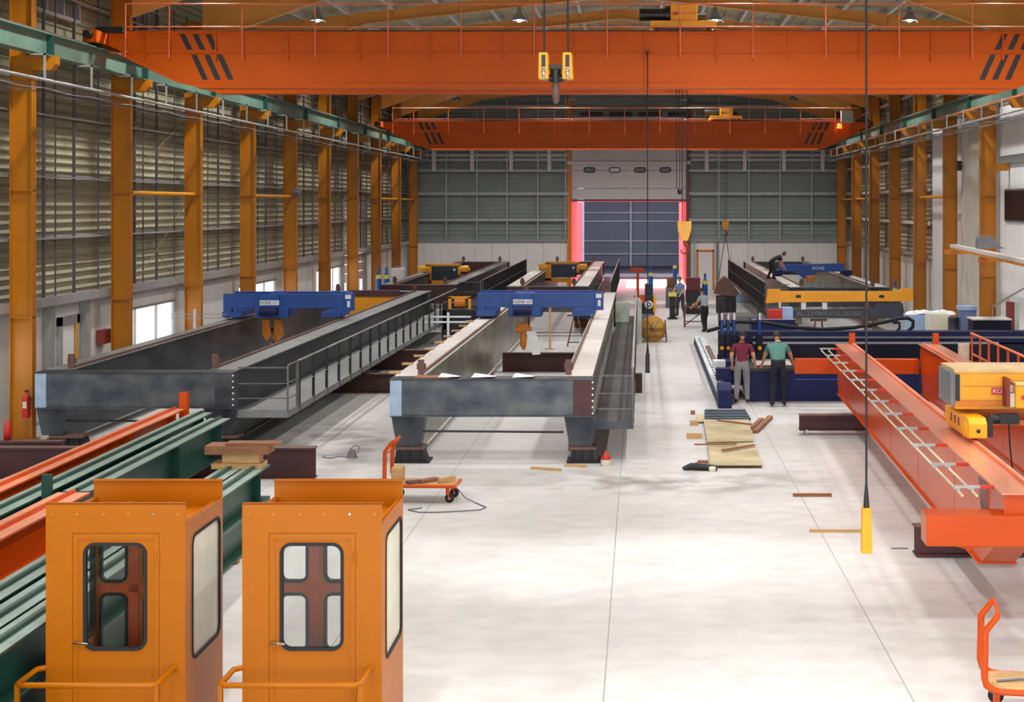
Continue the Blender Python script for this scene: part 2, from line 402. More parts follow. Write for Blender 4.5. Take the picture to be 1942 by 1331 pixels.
# high windows on the gable
wn = 4
for (a, b, posts) in ((-13.0, -4.35, (-12.08, -9.85, -7.57, -5.34)), (2.95, 11.6, (3.86, 6.08, 8.37, 10.63))):
    wn += 1
    w = struct('window_%d' % wn, MB().box(a, b, YE-.2, YE-.02, 8.12, 8.2).box(a, b, YE-.2, YE-.02, 7.55, 7.68).box(a, b, YE-.2, YE-.02, 6.92, 6.98), M['galv'])
    struct('window_glass', MB().box(a, b, YE-.05, YE-.02, 7.68, 8.12), M['dglass'] if 0 else mat('high_window_glass', (96, 106, 112), .3), w)
    for q in posts: struct('mullion', MB().box(q-.11, q+.11, YE-.26, YE-.02, 6.95, 8.2), M['white'], w)
# sectional door
dr = struct('door_3', MB(), M['doorw']) if 0 else None
pn = MB(); zz = [5.3, 5.95, 7.0, 7.42, 9.0, 10.15]
for i in range(len(zz)-1): pn.box(dx0-.02, dx1+.02, YE+.02, YE+.10, zz[i]+.02, zz[i+1]-.02)
d3 = struct('door_3', pn, M['doorw'])
struct('door_tube', MB().cyl((dx0-.3, YE-.08, 7.46), (dx1+.3, YE-.08, 7.46), .13), M['doorw'], d3)
for i, X in enumerate((-3.0, -1.52, -.03, 1.45)):
    a = MB().prism(MB().rrect(X, 7.03-.0, .70, .34, .16, 0), 'y', YE-.01, YE+.02); fo = struct('door_window_frame', a, M['blk'], d3)
    struct('door_glass', MB().prism(MB().rrect(X, 7.03, .56, .22, .10, 0), 'y', YE-.02, YE-.01), M['gray'] if i != 1 else M['pap'], fo)
struct('door_jamb', MB().box(dx0-.3, dx0-.05, YE-.15, YE+.1, 0, 11.2), M['hook'], d3)
struct('door_jamb', MB().box(dx1+.05, dx1+.3, YE-.15, YE+.1, 0, 11.2), M['rust'], d3)
struct('door_header', MB().box(dx0-.1, dx1+.1, YE-.05, YE+.1, 5.2, 5.3), M['dred'], d3)
v = MB()
for i in range(4): v.box(-3.55+i*1.72, -2.2+i*1.72, YE-.1, YE+.05, 10.18, 10.42)
struct('trim_3', v, M['blk'])
# panel door right of the gate
d4 = struct('door_4', MB().box(3.38, 4.20, YE-.06, YE-.02, .02, 2.25), M['doorw'])
struct('door_frame', MB().box(3.28, 3.38, YE-.1, YE, 0, 2.36).box(4.20, 4.30, YE-.1, YE, 0, 2.36).box(3.28, 4.30, YE-.1, YE, 2.26, 2.36), M['hook'], d4)
struct('trim_4', MB().box(4.42, 4.56, YE-.12, YE, 0, 2.85), M['gray'])
struct('trim_5', MB().box(3.08, 3.2, YE-.12, YE, 0, 2.85), M['galv'])

# ---- right wall
wr = struct('wall_right', sheet_x(sheet_x(MB(), 12.15, -1, 60.9, YE, 2.85, 11.1), 12.15, -1, -9, 60.9, 8.2, 11.1), M['sheet'])
for z in (4.25, 5.65, 7.05, 8.45, 9.85):
    struct('girt', MB().box(11.92, 12.08, 60.9, YE, z-.03, z+.0).box(11.91, 11.94, 60.9, YE, z-.1, z+.04), M['white'], wr)
struct('dado_rail', MB().box(11.88, 12.1, 60.9, YE, 2.78, 2.9), M['galv'], wr)
for k in range(5, 9):
    for f in (.2, .5, .8):
        y = 31.4+6*k+6*f
        struct('sag_rod', MB().box(11.98, 12.03, y-.03, y+.03, 2.9, 10.6), M['dgalv'], wr)
p = MB(); y = 60.9
while y < YE: p.box(12.06, 12.16, y+.008, min(y+1, YE)-.008, 0, 2.8); y += 1
struct('wall_panel', p, M['white'], wr)
p = MB(); y = -9
while y < 60.8: p.box(12.02, 12.16, y+.004, min(y+1.2, 60.85)-.004, 0, 8.25); y += 1.2
struct('office_panel', p, M['off'], wr)
struct('office_ledge', MB().box(11.9, 12.05, 30, 49.0, 6.35, 6.6), M['gsheet'], wr)
for i, (ya, yb, za, zb) in enumerate(((46.0, 48.5, 4.5, 5.45), (56.9, 57.9, 4.3, 5.9))):
    w = struct('window_%d' % (7+i), MB().box(11.97, 12.04, ya-.06, yb+.06, za-.06, zb+.06), M['gray'])
    struct('window_glass', MB().box(11.95, 11.98, ya, yb, za, zb), M['dglass'], w)
# framed windows high under the eaves, both long walls
wn = 9
for k in range(0, 9):
    y0 = 31.4+6*k
    for side in (0, 1):
        if side and k < 3: continue
        a, b = y0+1.2, y0+4.2; X, s = (-13.62, 1) if side == 0 else (12.04, -1)
        f = MB(); 
        f.box(X, X+s*.12, a, b, 9.35, 9.43).box(X, X+s*.12, a, b, 10.3, 10.38)
        for q in (a, a+.98, a+1.96, b-.06): f.box(X, X+s*.12, q, q+.06, 9.43, 10.3)
        w = struct('window_%d' % wn, f, M['galv']); wn += 1
        struct('window_glass', MB().box(X, X+s*.03, a, b, 9.43, 10.3), M['lglass'], w)
# front wall behind the camera with a big gate opening, unseen, added to let light in
struct('unseen_wall_near', MB().box(-13.8, -12, -9.2, -9, 0, 12).box(10.5, 12.2, -9.2, -9, 0, 12).box(-12, 10.5, -9.2, -9, 7.6, 12.3), M['gsheet'])
struct('trim_6', MB().box(11.86, 12.4, YE-.02, YE+.3, 0, 11.3), M['galv'])
struct('trim_7', MB().box(-13.95, -13.45, YE-.02, YE+.3, 0, 11.2), M['galv'])
# ---- roof
ce = struct('ceiling', MB().prism([(-14, zroof(-14)+.2), (XC, zroof(XC)+.2), (12.5, zroof(12.5)+.2), (12.5, zroof(12.5)+.3), (XC, zroof(XC)+.35), (-14, zroof(-14)+.3)], 'y', -9.3, YE+.4), M['roof'])
for i in range(-8, 9):
    X = XC + i*1.5
    if i == 0: continue
    z = zroof(X)
    struct('purlin', MB().box(X-.035, X+.035, -9, YE, z-.02, z+.2).box(X-.06, X+.06, -9, YE, z-.03, z-.01), M['white'], ce)
r = MB(); x = -13.9
while x < 12.4:
    if abs(x-XC) > .3: r.prism([(x, zroof(x)+.20), (x+.02, zroof(x)+.16), (x+.08, zroof(x+.1)+.16), (x+.1, zroof(x+.1)+.20)], 'y', -9, YE)
    x += .5
struct('roof_rib', r, M['roof'], ce)

# ---- columns
def column(side, k, label):
    Y = 31.4+6*k; xi, xo = (-12.9, -13.38) if side < 0 else (11.35, 11.86); s = 1 if side < 0 else -1
    t = thing('steel_column', label, 'column', ((xi+xo)/2, Y, 0), 'ochre columns along the windowed wall' if side < 0 else 'ochre columns along the office wall')
    f = .018
    MB().box(xi, xi-s*f, Y-.11, Y+.11, .03, 10.35).box(xo, xo+s*f, Y-.11, Y+.11, .03, 10.35).box(xi, xo, Y-.007, Y+.007, .03, 10.35).build('shaft', M['col'], t)
    MB().box(xi+s*.06, xo-s*.03, Y-.2, Y+.2, 0, .03).build('base_plate', M['col'], t)
    MB().prism([(xi, 8.15), (xi+s*.5, 8.15), (xi+s*.5, 7.98), (xi+s*.4, 7.85), (xi, 7.85)], 'y', Y-.13, Y+.13).build('corbel', M['col'], t)
    st = MB()
    for z in (8.15, 7.85, 5.3, 2.6): st.box(xi, xo, Y-.1, Y+.1, z-.01, z+.01)
    st.build('stiffener', M['col'], t)
    return t
for k in range(0, 10):
    column(-1, k, 'ochre steel column with a red fire extinguisher, beside the first bright window' if k == 0 else
           '%s ochre steel column of the windowed wall, counting the one with the extinguisher as first' % ORD[k])
for k in range(2, 10):
    column(1, k, 'ochre steel column by the office wall, %s counting from the far corner' % ORD[9-k])
# ---- rafters
def rafter(k):
    Y = 31.4+6*k; t = thing('roof_rafter', '%s orange roof rafter spanning the hall, counted from the far gable wall' % ORD[9-k], 'rafter', (XC, Y, 10), 'orange roof rafters')
    und = [(-12.88, 9.75), (-9.2, zroof(-9.2)-.38), (XC, zroof(XC)-.38), (7.7, zroof(7.7)-.38), (11.33, 9.75)]
    top = [(11.33, zroof(11.33)-.02), (XC, zroof(XC)-.02), (-12.88, zroof(-12.88)-.02)]
    MB().prism(und+top, 'y', Y-.008, Y+.008).build('web', M['raft'], t)
    fl = MB(); 
    for i in range(4):
        (a, b), (c, d) = und[i], und[i+1]; fl.prism([(a, b), (c, d), (c, d+.02), (a, b+.02)], 'y', Y-.12, Y+.12)
    for i in range(2):
        (a, b), (c, d) = top[i], top[i+1]; fl.prism([(a, b), (c, d), (c, d+.018), (a, b+.018)], 'y', Y-.12, Y+.12)
    fl.build('flange', M['raft'], t)
    for i in range(-7, 8):
        X = XC+i*1.5; z = zroof(X)
        MB().box(X-.006, X+.006, Y-.1, Y+.1, z-.38, z-.02).build('stiffener', M['raft'], t)
    MB().box(XC-.02, XC+.02, Y-.15, Y+.15, zroof(XC)-.62, zroof(XC)-.02).prism([(XC-1, zroof(XC-1)-.4), (XC-.02, zroof(XC)-.6), (XC+.02, zroof(XC)-.6), (XC+1, zroof(XC+1)-.4)], 'y', Y-.01, Y+.01).build('ridge_joint', M['raft'], t)
for k in range(1, 10): rafter(k)
# eave tie beams / struts / braces
def strut(side, k):
    X = -13.1 if side < 0 else 11.6
    o = MB().tube([(X, 31.4+6*k+.12, 5.3), (X, 37.4+6*k-.12, 5.3)], .06, 10).build('wall_strut', M['byel'], None, origin=(X, 34.4+6*k, 5.3))
    tag(o, ('yellow tube strut between columns of the windowed wall, %s from the camera end' if side < 0 else 'yellow tube strut between columns of the office wall, %s from the camera end') % ORD[{1:0,3:1,7:2,8:3}[k] if side < 0 else {4:0,7:1,8:2}[k]], 'strut', 'yellow wall struts')
for k in (1, 3, 7, 8): strut(-1, k)
for k in (4, 7, 8): strut(1, k)
for (k, nm) in ((1, 'above the second bright window'), (4, 'in a bay of white panels'), (7, 'beyond the white roller gate')):
    t = thing('brace_rods', 'thin rusty crossed wind-brace rods on the wall, %s' % nm, 'brace', (-13.3, 34.4+6*k, 0), 'wall brace rods')
    ya, yb = 31.5+6*k, 37.3+6*k
    for (za, zb, zc) in ((7.6, 5.4, 5.4), (5.2, 2.3, 2.3)):
        MB().tube([(-13.28, ya, za), (-13.28, yb, zb)], .009, 6).build('rod', M['brace'], t)
        MB().tube([(-13.25, yb, za), (-13.25, ya, zb)], .009, 6).build('rod', M['brace'], t)
# ---- runway beams
def runway(side):
    X = -12.62 if side < 0 else 11.05
    t = thing('runway_beam', 'green crane runway beam on brackets along the %s' % ('windowed wall' if side < 0 else 'office wall'), 'beam', (X, 20, 8.15))
    y = 7.4
    while y < 85:
        y2 = min(y+6, 86); MB().ibeam('y', y+.01, y2-.01, X, 8.15, 8.62, .28, .022, .014).build('beam_length', M['grn'], t); y += 6
    for k in range(-4, 10):
        Y = 31.4+6*k
        if k >= 0 or side > 0: MB().box(X-.13, X+.13, Y-.06, Y+.06, 8.17, 8.60).build('end_stiffener', M['dgrn'], t)
    MB().box(X-.03, X+.03, 7.4, 86, 8.62, 8.68).build('crane_rail', M['rust'], t)
runway(-1); runway(1)
def festoon(side):
    X, Z = (-12.28, 7.57) if side < 0 else (10.62, 7.65); X0 = -12.62 if side < 0 else 11.05
    t = thing('festoon_rail', 'pale grey conductor tube hung below the runway beam of the %s' % ('windowed wall' if side < 0 else 'office wall'), 'rail', (X, 30, Z))
    MB().tube([(X, 14, Z), (X, 85, Z)], .035, 8).build('tube', M['galv'], t)
    y = 20.
    while y < 85:
        MB().box(X0-.02, X+.02, y, y+.04, 8.08, 8.12).box(X-.02, X+.02, y, y+.04, Z, 8.12).box(X0-.02, X0+.02, y, y+.04, 8.08, 8.16).build('hanger', M['galv'], t); y += 2.6
    for (dx, dz) in ((-.06, -.12), (.05, -.17), (-.12, -.22)):
        pts = []; y = 14.
        while y <= 85: pts.append((X+dx, y, Z+dz-.05*abs(math.sin(y*PI/2.6+dx*20)))); y += .65
        MB().tube(pts, .012, 5, False).build('cable', M['gray'], t)
    if side > 0: MB().box(10.72, 10.78, 14, 85, 8.07, 8.13).build('conductor_bar', M['cop'], t)
    return t
festoon(-1); festoon(1)

# ---- high-bay lamps (real lamps of the hall)
LD = bpy.data.lights.new('lamp_light', 'SPOT'); LD.energy = LAMP_W; LD.spot_size = 2.6; LD.spot_blend = .6; LD.shadow_soft_size = .22; LD.color = (1, .985, .955)
def lamp():
    t = thing('high_bay_lamp', 'x', 'lamp', (0,0,0), 'bell-shaped high bay lamps under the roof')
    MB().lathe([(.03, .44), (.065, .42), (.07, .28), (.08, .27), (.06, .26)], n=12).build('ballast', M['galv'], t)
    MB().lathe([(.06, .27), (.10, .24), (.15, .14), (.25, .02), (.26, 0), (.24, .01), (.14, .12), (.05, .2)], n=20).build('reflector', M['galv'], t)
    MB().lathe([(.001, -.05), (.06, -.035), (.085, .02), (.06, .08), (.001, .1)], n=12).build('bulb', M['bulb'], t)
    MB().bar((.12, 0, .22), (.26, 0, -.06), .03).build('bracket', M['cwhite'], t)
    sp = MB().tube([(0, 0, 0), (0, 0, 1)], .012, 6).build('suspension', M['galv'], t); sp.location = (0, 0, .43)
    l = bpy.data.objects.new('lamp_light', LD); C.objects.link(l); l.parent = t; l.location = (0, 0, -.08)
    return t
LON = lamp()
LOFF = copy_tree(LON)
for c in kids(LOFF):
    if c.type == 'LIGHT': bpy.data.objects.remove(c)
    elif c.name.startswith('bulb'): c.data = c.data.copy(); c.data.materials[0] = M['bulb_off']
used = set()
for j in range(14):
    Y = 5.5+6*j
    for i, X in enumerate((-10.4, -3.9, 2.4, 8.65)):
        src = LOFF if j in (8, 10, 13) or (j in (4, 5) and i == 1) else LON
        lb = '%s bell-shaped high bay lamp, %s row from the far gable, %s from the windowed wall' % ('lit' if src is LON else 'unlit', ORD[13-j], ORD[i])
        if src.name in used: d = dup(src, (X, Y, 10.92), lb)
        else: d = src; d.location = (X, Y, 10.92); d['label'] = lb; used.add(src.name)
        for c in kids(d):
            if c.name.startswith('suspension'): c.scale = (1, 1, zroof(X)+.19-10.92-.43)

# ---- world beyond the gate: red-sheeted passage, sunny yard, neighbouring hall
struct('trim_10', MB().box(dx0-.06, dx0, YE+.2, 101.5, .3, 5.15), M['pinksheet'])
struct('trim_11', MB().box(dx1, dx1+.06, YE+.2, 101.5, .3, 5.15), M['pinksheet'])
struct('trim_12', MB().box(dx0-.06, dx1+.06, YE+.2, 92, 5.2, 5.25), M['pinksheet'])
t = thing('neighbouring_hall', 'blue-grey clad hall seen through the open gate', 'building', (-.7, 110, 0))
cl = MB(); x = -9
while x < 9: cl.box(x, x+.28, 120, 120.1, 0, 9).box(x+.28, x+.4, 120.04, 120.1, 0, 9); x += .4
cl.box(-9, -8.8, 102, 120, 0, 9).box(8.8, 9, 102, 120, 0, 9)
cl.build('cladding', M['hall2'], t)
MB().box(-9, 9, 102, 120, -.16, .01).build('slab', M['hall2f'], t)
MB().box(-9.2, 9.2, 108, 120.2, 9, 9.2).build('roof', M['hall2'], t)
for z in (.95, 2.0, 3.6, 4.3): MB().box(-8.8, 8.8, 119.8, 119.98, z, z+.1).build('girt', M['cwhite'], t)
for X in (-.8, 5.0): MB().box(X-.08, X+.08, 119.7, 119.95, 0, 9).build('post', M['cwhite'], t)
MB().box(-4.4, -3.95, 103, 103.4, 0, 7).build('gate_post', M['lblue'], t)
# ================================================================== OVERHEAD CRANES
def hoist(parent, X, Y, Z, m_body=None):
    """crab trolley running on top of an overhead crane; built as its own thing"""
    t = thing('crane_trolley', parent, 'trolley', (X, Y, Z), 'yellow trolleys on the overhead cranes')
    MB().box(X-.78, X+.78, Y-.15, Y+.0, Z+.06, Z+.22).box(X-.78, X+.78, Y+1.55, Y+1.7, Z+.06, Z+.22).box(X-.7, X-.5, Y, Y+1.55, Z+.08, Z+.2).box(X+.5, X+.7, Y, Y+1.55, Z+.08, Z+.2).build('frame', M['yel'], t, .01)
    MB().box(X-.3, X+.33, Y-.05, Y+.9, Z+.22, Z+.62).build('gearbox', M['yel'], t, .02)
    MB().box(X-.305, X+.335, Y-.06, Y-.05, Z+.39, Z+.41).build('seam', M['hook'], t)
    MB().cyl((X-1.03, Y+.25, Z+.4), (X-.3, Y+.25, Z+.4), .15, 18).cyl((X-.42, Y+.25, Z+.4), (X-.3, Y+.25, Z+.4), .21, 18).build('motor', M['blk'], t)
    MB().cyl((X+.33, Y+.35, Z+.35), (X+.55, Y+.35, Z+.35), .1, 14).build('brake', M['blk'], t)
    MB().box(X-.24, X-.12, Y-.065, Y-.05, Z+.36, Z+.43).build('label_plate', M['lab'], t)
    MB().cyl((X-.5, Y+.8, Z+.2), (X+.5, Y+.8, Z+.2), .16, 18).build('rope_drum', M['gray'], t)
    for sx in (-.6, .6):
        for yy in (Y-.075, Y+1.625): MB().cyl((X+sx, yy-.04, Z+.09), (X+sx, yy+.04, Z+.09), .09, 16).build('wheel', M['blk'], t)
    return t
def overhead(Y, label, tx, tlabel, extra=False):
    t = thing('overhead_crane', label, 'crane', (-.8, Y, 8.7), 'orange overhead travelling cranes')
    pl = [(-12.42, 9.02), (-12.42, 8.72), (-11.9, 8.45), (-10.8, 7.92), (-10.3, 7.80)]
    poly = pl + [(-1.6-x, z) for x, z in reversed(pl)]
    for n, y in enumerate((Y, Y+1.6)):
        g = MB().prism(poly, 'y', y, y+.42).build('girder', M['cr'], t)
        lip = MB().box(-10.35, 8.75, y-.05, y+.47, 7.72, 7.82).box(-12.42, 10.82, y-.04, y+.46, 9.0, 9.04)
        lip.prism([(-12.1, 8.55), (-10.8, 7.93), (-10.3, 7.80), (-10.3, 7.73), (-10.85, 7.86), (-12.15, 8.48)], 'y', y-.04, y+.46)
        lip.prism([(-1.6+12.1, 8.55), (-1.6+10.8, 7.93), (-1.6+10.3, 7.80), (-1.6+10.3, 7.73), (-1.6+10.85, 7.86), (-1.6+12.15, 8.48)], 'y', y-.04, y+.46)
        lip.box(-12.4, 10.8, y-.035, y, 8.53, 8.56)
        lip.build('girder_flange', M['cr'], g)
        x = -11.6
        while x < 10.3:
            MB().box(x, x+.03, y-.06, y, 8.56, 9.0).prism([(x-.02, 8.53), (x+.05, 8.53), (x+.03, 8.36), (x, 8.36)], 'y', y-.07, y).build('web_stiffener', M['cr'], g); x += 1.67
        MB().box(-12.2, 10.6, y+.18, y+.24, 9.04, 9.10).build('trolley_rail', M['rust'], g)
        if n == 0:
            for s in (-1, 1):
                for i in range(3):
                    def q(u, z): 
                        X = -10.77+.30*i+u; return (X if s < 0 else -1.6-X, z)
                    MB().prism([q(0, 8.98), q(.13, 8.98), q(.30, 8.62), q(.17, 8.62)], 'y', Y-.012, Y+.001).build('hazard_stripe', M['blk'], g)
                    MB().prism([q(.27, 8.50), q(.40, 8.50), q(.66, 7.92), q(.53, 7.92)], 'y', Y-.012, Y+.001).build('hazard_stripe', M['blk'], g)
    for s in (-1, 1):
        X = -12.6 if s < 0 else 11.0
        e = MB().box(X-.16, X+.16, Y-.75, Y+2.75, 8.72, 9.0).build('end_carriage', M['cr'], t, .01)
        for yy in (Y-.45, Y+2.45): MB().cyl((X-.06, yy, 8.84), (X+.06, yy, 8.84), .16, 18).build('wheel', M['blk'], e)
        MB().cyl((X, Y-.95, 8.88), (X, Y-.75, 8.88), .09, 14).build('buffer', M['blk'], e)
        MB().box(X-.03 if s < 0 else X-.6, X+.6 if s < 0 else X+.03, Y-.3, Y-.14, 8.98, 9.12).box(X-.02, X+.12, Y-.3, Y-.14, 8.66, 8.98).build('drive_motor', M['blk'], e)
    hr = MB(); r = .018
    hr.tube([(-12.0, Y-.12, 9.67), (10.5, Y-.12, 9.67)], r, 8).tube([(-12.0, Y-.12, 9.14), (10.5, Y-.12, 9.14)], r*.8, 8)
    rail = hr.build('handrail', M['salm'], t)
    x = -12.0; i = 0
    while x < 10.6:
        MB().tube([(x, Y-.12, 8.42), (x, Y-.12, 9.67)], .018, 8).box(x-.02, x+.02, Y-.12, Y, 8.56, 8.6).build('rail_post', M['salm'], rail); x += (1.02 if i == 0 else 1.7); i += 1
    if extra:
        MB().box(px(1595, Y-.3), px(1617, Y-.3), Y-.45, Y-.2, pz(233, Y-.3), pz(210, Y-.3)).build('control_cabinet', M['gbox'], t)
        MB().lathe([(.001, .22), (.1, .2), (.13, .0), (.14, -.02)], (px(1592, Y-.3), Y-.3, 8.70), 14).build('beacon', M['beacon'], t)
    hoist(tlabel, tx, Y+.2, 9.09)
    return t
overhead(34.5, 'long orange overhead crane with black slanted stripes, high across the hall in front', 1.0, 'yellow trolley with black motor on the large orange crane')
overhead(71.5, 'smaller-looking orange overhead crane with grey-green cabinet, near the far gable', 4.15, 'yellow trolley with black motor on the far orange crane', True)
overhead(17.3, 'orange overhead crane above the cabins, out of the top of the picture', -1.15, 'yellow trolley above the double pulley hook, out of the picture')

def hook_shape(mb, X, Y, zt, s):
    mb.tube([(X, Y, zt), (X, Y, zt-.14*s)], .035*s, 10)
    pts = []; cz = zt-.30*s
    for a in range(90, -181, -22): pts.append((X+.11*s*math.cos(math.radians(a)), Y, cz+.13*s*math.sin(math.radians(a))+.03*s))
    rs = [.045*s-.0022*s*i for i in range(len(pts))]
    return mb.tube(pts, rs, 10)
# double pulley hook
t = thing('hook_block', 'black hook between two yellow pulley housings on twin ropes, in front of the big crane', 'hook', (px(1053, 18.3), 18.3, 6.4))
Y = 18.3; k = Y/F
for cx in (1032, 1077):
    X = px(cx, Y)
    hs = MB().prism([(X-.06, pz(101, Y)), (X+.05, pz(101, Y)), (X+.066, pz(151, Y)), (X-.066, pz(151, Y))], 'y', Y-.13, Y+.13).build('pulley_housing', M['yel'], t, .012)
    MB().box(X-.024, X+.024, Y-.135, Y-.12, pz(129, Y), pz(106, Y)).build('pulley_slot', M['blk'], hs)
    MB().lathe([(.001, -.02), (.10, -.02), (.10, .02), (.001, .02)], (X, Y-.06, pz(138, Y)), 18, 'x').build('pulley', M['chrome'], hs)
    for dy in (-.03, .03): MB().tube([(X, Y+dy, pz(104, Y)), (X, Y+dy, 9.2)], .011, 6).build('rope', M['blk'], t)
X = px(1054, Y)
MB().box(px(1040, Y), px(1069, Y), Y-.04, Y+.04, pz(131, Y), pz(123, Y)).cyl((px(1040, Y), Y, pz(148, Y)), (px(1070, Y), Y, pz(148, Y)), .045).cyl((X, Y, pz(132, Y)), (X, Y, pz(156, Y)), .065).build('crosshead', M['blk'], t)
h = MB().tube([(X, Y, pz(155, Y)), (X, Y, pz(166, Y)), (X, Y, pz(178, Y)), (X, Y-.01, pz(188, Y)), (X, Y, pz(197, Y))], [.035, .055, .05, .035, .02], 12)
h.tube([(X, Y, pz(180, Y)), (X, Y+.08, pz(190, Y)), (X, Y+.12, pz(183, Y)), (X, Y+.15, pz(172, Y))], [.045, .04, .03, .015], 10)
h.build('hook', M['rust'], t)
def small_hook(X, Y, zt, rope_top, label, dark=False):
    t = thing('hook_block', label, 'hook', (X, Y, zt-.46))
    MB().prism([(X-.17, zt), (X+.17, zt), (X+.16, zt-.22), (X+.08, zt-.46), (X-.08, zt-.46), (X-.16, zt-.22)], 'y', Y-.09, Y+.09).build('housing', M['yel'], t, .01)
    hk = MB(); hook_shape(hk, X, Y, zt-.45, .8); hk.build('hook', M['dred'], t)
    for dx in (-.05, .06): MB().tube([(X+dx, Y, zt), (X+dx, Y, rope_top)], .012, 6).build('rope', M['blk'], t)
    return t
small_hook(px(1298, 35.5), 35.5, pz(420, 35.5), 9.2, 'yellow hook block on ropes hanging in front of the open gate')
t = small_hook(px(1376, 72.5), 72.5, pz(418, 72.5), 9.2, 'small yellow hook block with a two-leg chain sling, in front of the white gable panels')
X = px(1376, 72.3); zc = pz(437, 72.3)-.35
for x2 in (1363, 1389): MB().tube([(X, 72.3, zc+.2), (px(x2, 72.3), 72.3, pz(528, 72.3))], .02, 6).build('chain_leg', M['rust'], t)
def pendant(X, Y, z0, z1, top, w, m, label, tilt=0):
    t = thing('pendant_control', label, 'controller', (X, Y, z0))
    MB().prism([(X-w*.42, z1), (X+w*.42, z1), (X+w*.5, z0), (X-w*.5, z0)], 'y', Y-.05, Y+.05).build('button_box', m, t, .008)
    bt = MB()
    for i in range(5): MB().lathe([(.001, -.02), (.016, -.018), (.018, 0)], (X, Y+.07, z1-.08-(z1-z0-.14)*i/5), 10, 'y').build('push_button', M['blk'], t)
    MB().tube([(X, Y, z1), (X, Y, z1+.12), (X, Y, z1+.3)], [.035, .028, .012], 10).build('cable_sleeve', M['blk'], t)
    MB().tube([(X, Y, z1+.28), (X, Y, top)], .014, 6).build('cable', M['blk'], t)
    MB().box(X-.03, X+.03, Y-.03, Y+.2, top-.02, top+.03).build('cable_arm', M['blk'], t)
pendant(px(1643, 17.18), 17.18, pz(1048, 17.18), pz(962, 17.18), 8.55, .125, M['yel'], 'long yellow push-button pendant hanging on a black cable')
pendant(px(1228, 34.3), 34.3, pz(707, 34.3), pz(670, 34.3), 8.55, .11, M['blk'], 'black push-button pendant hanging beside the walkway girder')
o = MB().tube([(px(1283, 35.3), 35.3, 9.2), (px(1283, 35.3), 35.3, pz(358, 35.3))], .01, 6).tube([(px(1289, 35.3), 35.3, 9.2), (px(1289, 35.3), 35.3, pz(358, 35.3))], .01, 6)
o.lathe([(.001, -.08), (.05, -.05), (.06, 0), (.05, .05), (.001, .08)], (px(1289, 35.3), 35.3, pz(363, 35.3)), 12)
o = o.build('limit_weight', M['blk'], None, origin=(px(1287, 35.3), 35.3, pz(363, 35.3))); tag(o, 'small black limit-switch weight on two thin lines before the gate', 'weight')

